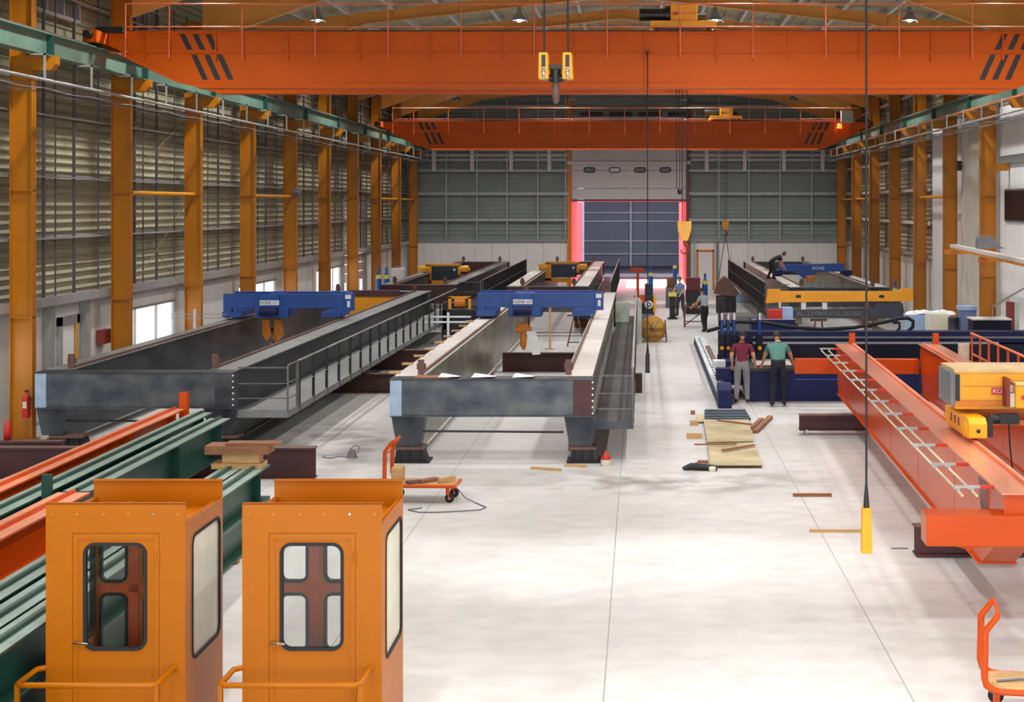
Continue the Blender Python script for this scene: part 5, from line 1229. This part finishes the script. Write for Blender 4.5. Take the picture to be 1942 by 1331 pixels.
pts = [(-3.12, 24.9, .25), (-2.95, 24.9, .05), (-2.75, 24.7, .012), (-2.55, 24.35, .012), (-2.62, 24.15, .012), (-2.9, 24.05, .012), (-3.3, 23.95, .012), (-3.6, 23.95, .012), (-3.8, 24.15, .012), (-3.6, 24.3, .012)]
o = MB().tube(pts, .011, 6).build('loose_cable', M['gray'], None, origin=(-3, 24.4, 0)); tag(o, 'thin grey cable trailing on the floor from the hand cart', 'cable')

# ================================================================== PLYWOOD, LATHS AND SMALL THINGS ON THE FLOOR
def flr(x, y): r = H/(y-VY); return ((x-VX)*r, F*r)
def quad(p, z0, z1, m, name, lab, cat, grp=None):
    q = [flr(*a) for a in p]; c = q[0]
    o = MB().add([(a, b, z) for z in (z0, z1) for a, b in q], [(0,1,2,3),(7,6,5,4),(0,4,5,1),(1,5,6,2),(2,6,7,3),(3,7,4,0)]).build(name, m, None, origin=(c[0], c[1], z0)); return tag(o, lab, cat, grp)
quad([(1347, 888), (1447, 888), (1428, 845), (1342, 847)], .05, .07, M['ply'], 'plywood_sheet', 'nearer yellowish plywood sheet on floor battens', 'plywood')
quad([(1341, 846), (1429, 844), (1420, 803), (1334, 803)], .075, .095, M['ply'], 'plywood_sheet', 'farther plywood sheet beside the grey bars', 'plywood')
quad([(1321, 803), (1420, 803), (1414, 790), (1321, 790)], .03, .05, M['ply'], 'plywood_sheet', 'plywood strip under the four dark grey bars', 'plywood')
for i, (y, a, b) in enumerate(((884, 1349, 1445), (868, 1346, 1437), (849, 1343, 1429))):
    quad([(a, y), (b, y), (b-1, y-4), (a+1, y-4)], 0, .048, M['wood2'], 'floor_batten', 'brown floor batten under the nearer plywood sheet, %s from its near edge' % ORD[i], 'batten', 'battens under the plywood')
for i, (y, a, b) in enumerate(((842, 1342, 1428), (822, 1338, 1424), (806, 1336, 1420))):
    quad([(a, y), (b, y), (b-1, y-3), (a+1, y-3)], 0, .073, M['wood2'], 'floor_batten', 'brown floor batten under the farther plywood sheet, %s from the camera' % ORD[i], 'batten', 'battens under the plywood')
quad([(1322, 802), (1419, 802), (1414, 791), (1322, 791)], 0, .029, M['wood2'], 'floor_board', 'thin board under the plywood strip with the dark bars', 'board')
for i, y in enumerate((787, 792, 797, 802)):
    quad([(1336, y), (1415-i*0+(3*i), y), (1413+3*i, y-2.6), (1338, y-2.6)], .052, .11, mat('slate_bar', (52, 66, 84), .5) if i == 0 else bpy.data.materials['slate_bar'], 'steel_bar', 'dark grey bar lying across the plywood, %s from the blue machine' % ORD[i], 'bar', 'grey bars on the plywood')
def lath(p, q, w, h, m, lab, z=.0, grp='laths and sticks on the floor'):
    a, b = flr(*p), flr(*q); c = Vector((a[0], a[1], z)); o = MB().bar((a[0], a[1], z+h/2), (b[0], b[1], z+h/2), w, h).build('timber_lath', m, None, origin=c); return tag(o, lab, 'lath', grp)
lath((1504, 941), (1577, 941), .07, .05, M['wood2'], 'brown lath alone on the open floor, short of the hanging pendant')
lath((1535, 1009), (1650, 1009), .05, .04, M['wood'], 'pale lath on the floor behind the yellow pendant')
lath((1008, 889), (1063, 893), .07, .04, M['wood'], 'short lath on the bright floor under the middle bridge end')
lath((1072, 884), (1112, 886), .10, .04, M['wood'], 'pale board under the stand beside the red can', .0)
lath((1302, 831), (1331, 831), .16, .10, M['wood'], 'short wood block beside the plywood, nearest of three along its edge')
lath((1309, 806), (1324, 806), .16, .10, M['wood'], 'short wood block beside the plywood, middle of three along its edge')
lath((1310, 785), (1318, 785), .2, .08, M['wood2'], 'short wood block beside the plywood, farthest of three along its edge')
lath((1361, 806), (1424, 814), .05, .03, M['wood2'], 'thin stick lying across the far plywood sheet', .096)
lath((1317, 853), (1397, 852), .04, .03, M['wood2'], 'thin stick crossing both plywood sheets', .096)
lath((1370, 864), (1430, 854), .06, .03, M['wood2'], 'slanting stick on the nearer plywood sheet', .096)
lath((1424, 815), (1444, 796), .10, .05, M['wood2'], 'short plank at the corner of the plywood', .0)
lath((1432, 822), (1461, 794), .12, .08, M['wood2'], 'thick plank with split end leaving the plywood corner', .0)
lath((1323, 881), (1343, 881), .12, .08, M['wood2'], 'wood block behind the dark tool pile')
lath((1690, 1041), (1722, 1041), .02, .02, M['gray'], 'thin grey rod by the end of the brown beam')
quad([(1738, 1056), (1767, 1056), (1762, 1050), (1740, 1050)], .0, .03, M['wood2'], 'timber_block', 'thin wood pad under the brown beam end by the pendant', 'block')
a = flr(1300, 892)
tp = thing('tool_pile', 'dark power tool with pale cap lying by the plywood corner', 'tool', (a[0], a[1], 0))
MB().tube([(a[0]-.05, a[1], .04), (a[0]+.1, a[1]+.05, .07), (a[0]+.35, a[1], .07), (a[0]+.6, a[1]-.02, .05)], [.03, .065, .07, .05], 12).build('body', M['blk'], tp)
MB().tube([(a[0]+.0, a[1]+.1, .03), (a[0]+.2, a[1]+.15, .1), (a[0]+.25, a[1]+.12, .12)], [.02, .03, .02], 8).build('grip', mat('olive', (90, 92, 60), .6), tp)
MB().lathe([(.001, .09), (.06, .085), (.07, .05), (.06, .0)], (a[0]+.5, a[1]-.1, .0), 14).build('cap', M['cream'], tp)
# red can
Y = 28.3; X = px(1149, Y)
rc = thing('red_can', 'red plastic can with pale base next to the bridge stand', 'can', (X, Y, 0))
MB().lathe([(.001, .26), (.03, .26), (.035, .22), (.09, .18), (.10, .12)], (X, Y, 0), 18).box(X-.02, X+.02, Y-.02, Y+.02, .25, .29).build('body', M['red'], rc)
MB().lathe([(.10, .12), (.10, .01), (.09, 0), (.001, 0)], (X, Y, 0), 18).build('base', M['cream'], rc)
# welding clamp and cable on the floor, left
a = flr(662, 868)
wt = thing('welding_tool', 'small dark welding clamp on the grey floor beside the brown beam', 'tool', (a[0], a[1], 0))
MB().prism([(a[0]-.06, .0), (a[0]+.16, .0), (a[0]+.14, .06), (a[0]+.10, .16), (a[0]+.02, .18)], 'y', a[1]-.05, a[1]+.05).build('body', M['gray'], wt, .01)
MB().tube([(a[0]+.02, a[1], .17), (a[0]+.1, a[1], .24), (a[0]+.2, a[1], .22), (a[0]+.18, a[1], .1)], .01, 8).build('loop_handle', M['gray'], wt)
MB().tube([(a[0]-.05, a[1], .02), (a[0]-.2, a[1]+.1, .012), (a[0]-.35, a[1]-.1, .012), (a[0]-.52, a[1], .012), (a[0]-.5, a[1]+.12, .03)], .012, 6).build('cable', M['gray'], wt)
# fire extinguisher on the first column, red box, red bottles
Y = 31.2; X = px(53, Y)
fe = thing('fire_extinguisher', 'red fire extinguisher hanging on the first ochre column', 'extinguisher', (X, Y, .5))
MB().lathe([(.001, .0), (.075, .01), (.08, .04), (.08, .42), (.05, .5), (.02, .52), (.02, .56), (.001, .56)], (X, Y-.09, .5), 18).build('tank', M['red'], fe)
MB().box(X-.03, X+.03, Y-.05, 31.395, .85, .9).build('wall_hook', M['blk'], fe)
MB().box(X-.03, X+.05, Y-.11, Y-.07, 1.05, 1.09).tube([(X+.03, Y-.09, 1.06), (X+.09, Y-.12, 1.0), (X+.09, Y-.12, .7)], .01, 6).build('valve', M['blk'], fe)
MB().box(X-.04, X+.04, Y-.172, Y-.168, .72, .86).build('label', M['cream'], fe)
bit(-13.64, -13.45, 37.0, 37.6, 1.5, 1.85, 0, M['dred'], 'alarm_box', 'red box on the white wall panels beyond the steel door', 'box')
t = thing('red_bottle', 'red bottle standing on the floor at the wall, by the brown beam end', 'bottle', (px(38, 29.5), 29.5, .43))
MB().lathe([(.001, 0), (.07, 0), (.07, .28), (.03, .34), (.02, .4), (.001, .4)], (px(14, 28.7), 28.7, .425), 14).build('body', M['red'], t)
# wood on the jib / monorail by the office
mr = thing('monorail_beam', 'pale-topped yellow beam on brackets along the office wall', 'beam', (10.2, 48, 3.7))
MB().bar((10.2, 48.2, 3.66), (9.35, 35.6, 3.62), .22, .10).build('beam', M['flst'], mr)
MB().bar((10.2, 48.2, 3.57), (9.35, 35.6, 3.53), .16, .07).build('lower_flange', M['byel'], mr)
MB().box(10.1, 11.4, 48.9, 49.12, 3.36, 3.5).bar((10.18, 47.6, 3.47), (10.4, 49.1, 3.47), .14).box(9.7, 12.0, 42.3, 42.5, 3.35, 3.47).build('bracket', M['hook'], mr)
X, Y = 9.97, 43.0
o = MB().prism([(X-.16, 3.72), (X-.16, 4.0), (X-.13, 4.08), (X+.22, 4.09), (X+.28, 4.02), (X+.42, 3.8), (X+.62, 3.73)], 'y', Y-.15, Y+.25).build('cable_guard', M['gray'], None, origin=(X, Y, 3.72)); tag(o, 'grey sloping cable guard on the pale wall beam', 'guard')
o = MB().prism([(11.45, 6.1), (11.95, 6.1), (11.95, 6.33), (11.5, 6.33), (11.38, 6.2)], 'y', 48.0, 48.2).build('wall_bracket', M['col'], None, origin=(11.8, 48, 6.1)); tag(o, 'short ochre bracket stub on the office wall', 'bracket')
sr = thing('stair_handrail', 'thin grey stair handrail against the office wall', 'handrail', (11.7, 46, 0))
MB().tube([(11.75, 49.5, 1.55), (11.75, 44.0, 2.7)], .03, 8).build('rail', M['galv'], sr)
for y in (49.3, 47.2, 45.1): MB().tube([(11.75, y, 0), (11.75, y, 1.58+(49.5-y)*.205)], .02, 8).build('post', M['galv'], sr)
o = MB(); vs = []; fs = []
for i in range(13):
    for j in range(9):
        vs.append((11.78+.06*math.sin(j*1.7+i*.8)+.05*random.random(), 49.8+i*.36, .9+j*.85))
for i in range(12):
    for j in range(8): fs.append((i*9+j, i*9+j+1, (i+1)*9+j+1, (i+1)*9+j))
o = MB().add(vs, fs).build('plastic_sheet', M['plastic'], None, origin=(11.8, 50, 1)); tag(o, 'creased cream plastic sheet hanging in the bay of the office wall', 'sheet')
o = MB().box(11.6, 11.75, 54.0, 54.3, 6.25, 6.6).tube([(11.7, 54.15, 6.4), (12.0, 54.15, 6.4)], .02, 6).build('loudspeaker', M['blk'], None, origin=(11.7, 54.1, 6.4)); tag(o, 'small black loudspeaker on the office wall between columns', 'speaker')
o = MB().box(-12.98, -12.8, 55.2, 55.5, 5.35, 5.6).box(-12.9, -12.7, 55.0, 55.3, 5.45, 5.58).build('wall_floodlight', M['gray'], None, origin=(-12.9, 55.2, 5.4)); tag(o, 'small grey floodlight on a column of the windowed wall', 'floodlight')
# ================================================================== WORKSHOP CLUTTER BEHIND THE MIDDLE
def gas(x, Y, s, lab, z=0):
    X = px(x, Y); t = thing('gas_cylinder', lab, 'gas cylinder', (X, Y, z), 'blue gas cylinders')
    MB().lathe([(.001, 0), (.11*s, .01), (.115*s, .05), (.115*s, 1.2*s)], (X, Y, z), 16).build('body', M['gasb'], t)
    MB().lathe([(.115*s, 1.2*s), (.112*s, 1.30*s), (.095*s, 1.35*s)], (X, Y, z), 16).build('shoulder', M['gasy'], t)
    MB().lathe([(.095*s, 1.35*s), (.06*s, 1.42*s), (.03*s, 1.48*s), (.05*s, 1.5*s), (.055*s, 1.62*s), (.03*s, 1.66*s), (.001, 1.66*s)], (X, Y, z), 12).build('valve_cap', M['gasb'], t)
gas(1234, 76, 1.1, 'tall blue gas cylinder with yellow shoulder before the gate opening')
gas(1337, 68.3, 1.1, 'blue gas cylinder with yellow shoulder in front of the white panel door')
gas(1280, 85.4, 1.1, 'blue gas cylinder standing against the red gate jamb')
gas(718, 71, 1.2, 'blue gas cylinder at the windowed wall, nearer the roller gate')
gas(733, 71, 1.2, 'blue gas cylinder at the windowed wall, beside the white tank')
gas(1698, 62, 1.1, 'dark-blue gas cylinder behind the end of the yellow beam')
t = thing('white_tank', 'white plastic tank by the windowed wall behind the far bridge', 'tank', (px(747, 71), 71, 0))
MB().box(px(740, 71), px(757, 71)+.2, 71, 71.8, 0, 1.95).build('body', M['white'], t, .08)
MB().cyl((px(752, 71), 71.4, 1.95), (px(752, 71), 71.4, 2.05), .12).build('lid', M['gray'], t)
# cable drum on a stand
Y = 54; X = px(1238, Y)
t = thing('cable_drum', 'round wooden cable drum on a rusty stand beside the walkway', 'drum', (X, Y, .9))
for y in (Y-.3, Y+.3): MB().lathe([(.001, -.02), (.47, -.02), (.47, .02), (.001, .02)], (X, y, .47+pz(624, Y)-.47), 28, 'y').build('flange', M['drumw'], t)
for a in range(6): MB().bar((X, Y-.325, pz(624, Y)), (X+.42*math.cos(a*1.05), Y-.325, pz(624, Y)+.42*math.sin(a*1.05)), .03, .01).build('spoke', M['wood2'], t)
MB().cyl((X, Y-.3, pz(624, Y)), (X, Y+.3, pz(624, Y)), .2, 20).build('core', M['wood2'], t)
MB().cyl((X, Y-.4, pz(624, Y)), (X, Y+.4, pz(624, Y)), .03, 10).build('axle', M['blk'], t)
s = thing('drum_stand', 'rusty angle-iron stand carrying the wooden cable drum', 'stand', (X, Y, 0))
for y in (Y-.4, Y+.4):
    MB().bar((X-.5, y, 0), (X-.42, y, .75), .045).bar((X+.5, y, 0), (X+.45, y, .75), .045).bar((X-.5, y, .22), (X+.5, y, .22), .035).bar((X-.44, y, .5), (X+.44, y, .5), .03).bar((X-.1, y, .45), (X+.02, y, .75), .03).build('side_frame', M['rust'], s)
for x in (-.5, .5): MB().bar((X+x, Y-.4, .22), (X+x, Y+.4, .22), .035).build('cross_bar', M['rust'], s)
# welding machine with fan
Y = 56; X = px(1229, Y)
t = thing('welding_machine', 'orange and black welding machine with round white fan above the cable drum', 'machine', (X, Y, 0))
MB().box(X-.28, X+.28, Y-.2, Y+.4, pz(593, Y), pz(560, Y)).build('case', M['blk'], t, .02)
MB().box(X-.30, X-.12, Y-.22, Y-.2, pz(575, Y), pz(559, Y)).build('panel', M['red_or'], t)
MB().lathe([(.09, -.02), (.16, -.02), (.16, .0), (.09, .0)], (X+.03, Y-.2, pz(577, Y)), 20, 'y').lathe([(.001, -.02), (.05, -.02), (.05, 0)], (X+.03, Y-.2, pz(577, Y)), 14, 'y').build('fan_ring', M['cwhite'], t)
MB().box(X+.2, X+.3, Y-.24, Y+.0, pz(592, Y), pz(559, Y)).build('bracket', M['yel'], t)
MB().box(X-.12, X+.14, Y-.0, Y+.3, pz(560, Y), pz(538, Y)).build('wire_feeder', M['blk'], t, .03)
MB().box(X-.25, X+.25, Y-.15, Y+.35, .1, pz(593, Y)).cyl((X-.2, Y-.2, .1), (X-.2, Y+.4, .1), .1).cyl((X+.2, Y-.2, .1), (X+.2, Y+.4, .1), .1).build('trolley_base', M['gray'], t)
def cab_box(x0, x1, y0, y1, Y, m, nm, lab, cat, d=.5, z0=None, bev=.02, grp=None):
    za, zb = pz(y1, Y), pz(y0, Y)
    if z0 is not None: za = z0
    return bit(px(x0, Y), px(x1, Y), Y, Y+d, za, zb, 0, m, nm, lab, cat, grp)
cab_box(1167, 1194, 574, 612, 53.2, M['gbox'], 'switch_cabinet', 'grey-green switch cabinet standing on the middle walkway', 'cabinet', .4, .755)
cab_box(1208.5, 1217, 570, 603, 53.0, M['gbox'], 'control_cabinet', 'slim grey-green cabinet just outside the walkway railing', 'cabinet', .4, 0)
t = thing('lathe_frame', 'orange T-shaped rack in the gate opening', 'rack', (px(1208, 80), 80, 0))
MB().box(px(1195, 80), px(1221, 80), 80, 80.3, pz(516, 80), pz(508, 80)).box(px(1207, 80), px(1212, 80), 80, 80.2, .0, pz(515, 80)).box(px(1202, 80), px(1218, 80), 79.8, 80.4, 0, .06).build('frame', M['red_or'], t)
cab_box(1302, 1328, 527, 551, 67.5, mat('bin_oxide', (104, 40, 38), .6), 'steel_bin', 'oxide red steel bin behind the man in light blue', 'bin', .8, 1.055)
cab_box(1301, 1329, 552, 570, 67.4, M['blk'], 'low_bench', 'low dark bench carrying the oxide red bin', 'bench', .95, 0)
cab_box(1265, 1281, 527, 545, 71.8, M['wood2'], 'cardboard_box', 'brown box stacked on a bench near the gate jamb', 'box', .5, .985)
cab_box(1263, 1284, 545.5, 575, 71.5, M['gray'], 'work_bench', 'grey bench near the red gate jamb carrying a brown box', 'bench', .9, 0)
t = thing('yellow_top_post', 'black pedestal with pale yellow top beside the benches', 'pedestal', (px(1275, 64.5), 64.5, 0))
MB().box(px(1270, 64.5), px(1281, 64.5), 64.5, 64.8, 0.03, pz(562, 64.5)).box(px(1266, 64.5), px(1285, 64.5), 64.3, 65, 0, .05).build('pedestal', M['blk'], t)
MB().box(px(1268, 64.5), px(1283, 64.5), 64.45, 64.85, pz(562, 64.5), pz(555, 64.5)).build('top', M['gasy'], t)
t = thing('work_bench', 'rusty cluttered work bench in front of the man in grey shirt', 'bench', (px(1315, 60), 60, 0))
MB().box(px(1297, 60), px(1338, 60), 60, 60.8, .80, .86).build('top', M['rust'], t)
for x in (1299, 1336):
    for y in (60.05, 60.75): MB().bar((px(x, 60), y, 0), (px(x, 60), y, .8), .05).build('leg', M['rust'], t)
MB().bar((px(1299, 60), 60.05, .1), (px(1336, 60), 60.05, .7), .04).bar((px(1299, 60), 60.05, .25), (px(1336, 60), 60.05, .25), .04).build('brace', M['rust'], t)
rn = random.Random(3)
cl_m = [M['gray'], M['galv'], M['blk'], M['rust'], M['dsteel'], M['cwhite'], M['wood2']]
for i in range(12):
    X = px(1298, 60.4)+i*.068; hgt = .06+rn.random()*.2
    o = MB().lathe([(.001, 0), (.025+rn.random()*.02, 0), (.03, hgt*.6), (.012, hgt), (.001, hgt)], (X, 60.2+rn.random()*.4, .86), 10).build('workpiece', cl_m[i % 7], None, origin=(X, 60.3, .86)); tag(o, 'small metal workpiece on the cluttered rusty bench', 'workpiece', 'workpieces on the rusty bench')
t = thing('steel_duct', 'brown folded steel duct piece on a dark base near the panel door', 'duct', (px(1370, 68), 68, 0))
X = px(1355, 68)
MB().prism([(X, .9), (X+.15, 1.45), (X+.5, 1.7), (X+.8, 1.35), (X+1.15, .95), (X+1.0, .75), (X+.5, .8)], 'y', 68, 68.9).build('body', M['rust'], t, .02)
MB().box(X+.1, X+1.0, 68.1, 68.8, 0, .78).build('base', M['blk'], t)
cab_box(1385, 1412, 560, 575, 75, M['lblue'], 'blue_tarpaulin', 'crumpled light blue tarpaulin on the floor below the corner bridge', 'tarpaulin', 1.2, 0)
cab_box(1378, 1432, 600, 612, 53, M['dgalv'], 'steel_plate_stack', 'low grey stack of steel plates before the corner bridge walkway', 'plates', 2.0, 0)
cab_box(1363, 1376, 565, 585, 61, M['blk'], 'tool_cabinet', 'black tool cabinet beside the grey plates', 'cabinet', .5, 0)
cab_box(1457, 1484, 588, 606, 48, M['red'], 'red_crate', 'red crate on the blue cabinet behind the cutting machine', 'crate', .6, .0+pz(606, 48))
cab_box(1484, 1504, 584, 606, 48, M['lblue'], 'grey_blue_box', 'grey-blue box next to the red crate', 'box', .6, pz(606, 48))
cab_box(1425, 1508, 606, 625, 47.9, M['navy'], 'blue_cabinet', 'navy cabinet with pale top behind the cutting machine', 'cabinet', .9, 0)
cab_box(1425, 1508, 605, 606, 47.9, M['cwhite'], 'cabinet_lid', 'pale lid sheet covering the navy cabinet', 'lid', .02, pz(605.9, 47.9))
for i, x in enumerate((1477,)):
    cab_box(x, x+4, 574, 584, 48.3, M['cream'], 'cream_post', 'short cream post %s' % ('between red crate and grey-blue box' if i == 0 else 'beside the black beam end'), 'post', .1, .9 if 0 else pz(606, 48.3)+.38)
# items by the office wall
cab_box(1722, 1762, 597, 627, 45.5, M['lblue'], 'blue_crate', 'light blue wrapped crate by the office wall, nearest the yellow beam', 'crate', .8, 0)
cab_box(1764, 1802, 596, 628, 44.5, M['cream'], 'white_crate', 'cream wrapped pallet load between blue crate and grey drum', 'crate', .8, 0)
o = MB(); X0, Y = px(1722, 45.4), 45.4
for i in range(7): o.lathe([(.001, .12), (.15, .08), (.2, 0)], (X0+.15+.2*i, Y+.3+.05*(i % 2), pz(597, 45.5)-.005+.02*(i % 3)), 10)
o = o.build('plastic_wrap', M['pap'], None, origin=(X0, Y, 1.6)); tag(o, 'crumpled white plastic wrap on the light blue crate', 'wrap')
X, Y = px(1808, 44.2), 44.2
t = thing('steel_drum', 'dark grey steel drum between the pallet load and the blue-grey bin', 'drum', (X, Y, 0))
MB().lathe([(.001, 0), (.16, 0), (.165, .02), (.155, .4), (.168, .42), (.155, .44), (.155, .85), (.168, .87), (.155, .89), (.155, 1.3), (.165, 1.32), (.15, 1.34), (.001, 1.34)], (X, Y, .3), 20).build('shell', M['dsteel'], t)
MB().box(X-.2, X+.2, Y-.2, Y+.2, 0, .3).build('pallet', M['wood2'], t)
t = thing('waste_bin', 'blue-grey square bin beside the steel drum', 'bin', (px(1838, 44), 44, 0))
X0, X1 = px(1822, 44), px(1852, 44)
MB().prism([(X0+.03, 0), (X1-.03, 0), (X1, pz(588, 44)), (X0, pz(588, 44))], 'y', 44, 44.5).build('body', mat('bin_blue_grey', (104, 120, 162), .5), t)
MB().box(X0-.02, X1+.02, 43.97, 44.53, pz(588, 44), pz(581, 44)).build('lid', M['lblue'], t)
t = thing('machine_console', 'navy machine console with pale top by the office wall', 'console', (px(1880, 42.3), 42.3, 0))
MB().box(px(1846, 42.3), px(1918, 42.3), 42.3, 43, 0, pz(607, 42.3)).build('body', M['dnavy'], t, .02)
MB().box(px(1844, 42.3), px(1918, 42.3), 42.25, 43, pz(607, 42.3), pz(604, 42.3)).build('top', M['flst'], t)
for i, (x, m_, lb_) in enumerate(((1914, M['dred'], 'narrow oxide red locker behind the navy console'), (1924, M['gbox'], 'narrow grey locker behind the navy console'))):
    cab_box(x, x+9, 573, 628, 43.3, m_, 'locker', lb_, 'locker', .4, 0)
# white barriers
def barrier(x0, x1, Y, za, zb, xp, lab):
    t = thing('white_barrier', lab, 'barrier', (px(xp, Y), Y, 0), 'white pipe barriers')
    MB().box(px(x0, Y), px(x1, Y), Y, Y+.04, za-.06, za).box(px(x0, Y), px(x1, Y), Y, Y+.04, zb-.06, zb).build('bars', M['cwhite'], t)
    MB().box(px(xp, Y)-.04, px(xp, Y)+.04, Y-.03, Y, .03, za+.12).box(px(xp, Y)-.2, px(xp, Y)+.2, Y-.2, Y+.2, 0, .03).build('post', M['cwhite'], t)
barrier(800, 893, 50.5, pz(599, 50.5), pz(609, 50.5), 850, 'white pipe barrier between the walkway and the middle bridge')
barrier(322, 425, 33.6, 0, 0, 370, 'x') if 0 else None
t = thing('wall_barrier', 'white pipe barrier beside the blue trolley by the windowed wall', 'barrier', (px(370, 41), 41, 0))
# standing on the girder flange
Yb = 40.5
MB().box(px(325, Yb), px(430, Yb), Yb, Yb+.02, pz(597, Yb), pz(595.5, Yb)).box(px(325, Yb), px(430, Yb), Yb, Yb+.02, pz(604, Yb), pz(602.5, Yb)).build('wire_bars', M['galv'], t)
MB().box(px(369, Yb)-.03, px(369, Yb)+.03, Yb-.02, Yb+.04, 0, pz(586, Yb)).build('post', M['cwhite'], t)
# yellow carriage lying behind the dark bridge
bit(px(663, 54), px(755, 54), 54.0, 54.3, .0, pz(562, 54), 0, M['byel'], 'end_carriage_box', 'yellow box-shaped carriage under a brown lid, between the dark bridge girders', 'carriage')
bit(px(661, 54), px(755, 54), 53.95, 54.35, pz(562, 54)+.003, pz(551, 54), 0, M['brn'], 'brown_lid_beam', 'brown beam lying on the yellow carriage between the dark bridge girders', 'beam')
t = thing('hoist_unit', 'yellow framed hoist unit with black motor on the floor between the bridges', 'hoist', (px(870, 53), 53, 0))
Y = 53
MB().box(px(850, Y), px(856, Y), Y, Y+.1, .5, pz(563, Y)).box(px(888, Y), px(893, Y), Y, Y+.1, .5, pz(563, Y)).box(px(850, Y), px(893, Y), Y, Y+.1, pz(566, Y), pz(562, Y)).build('frame', M['byel'], t)
MB().cyl((px(862, Y), Y+.1, pz(574, Y)), (px(882, Y), Y+.1, pz(574, Y)), .2, 16).build('drum', M['hook'], t)
MB().box(px(838, Y), px(898, Y), Y-.1, Y+.5, 0.2, pz(586, Y)).box(px(840, Y), px(848, Y), Y-.1, Y+.3, .5, pz(572, Y)).build('motor_block', M['blk'], t, .03)
MB().box(px(838, Y), px(898, Y), Y-.1, Y+.5, 0, .2).build('pallet', M['wood2'], t)
t = thing('trestle', 'brown trestle standing beyond the middle blue trolley', 'trestle', (px(1092, 52), 52, 0))
X = px(1092, 52)
for dx in (-.3, .3): MB().bar((X+dx*.2, 52, 1.1), (X+dx, 52, 0), .05).build('leg', M['rust'], t)
MB().bar((X-.25, 52, .15), (X+.25, 52, .15), .04).bar((X-.3, 52, 1.1), (X+.3, 52, 1.1), .06).build('rail', M['rust'], t)
t = thing('timber_prop', 'upright yellow timber prop under the middle bridge', 'prop', (px(1043, 51), 51, 0))
MB().box(px(1041, 51), px(1045, 51), 51, 51.08, .02, pz(580, 51)).box(px(1033, 51), px(1050, 51), 50.9, 51.2, 0, .02).build('prop', M['wood'], t)
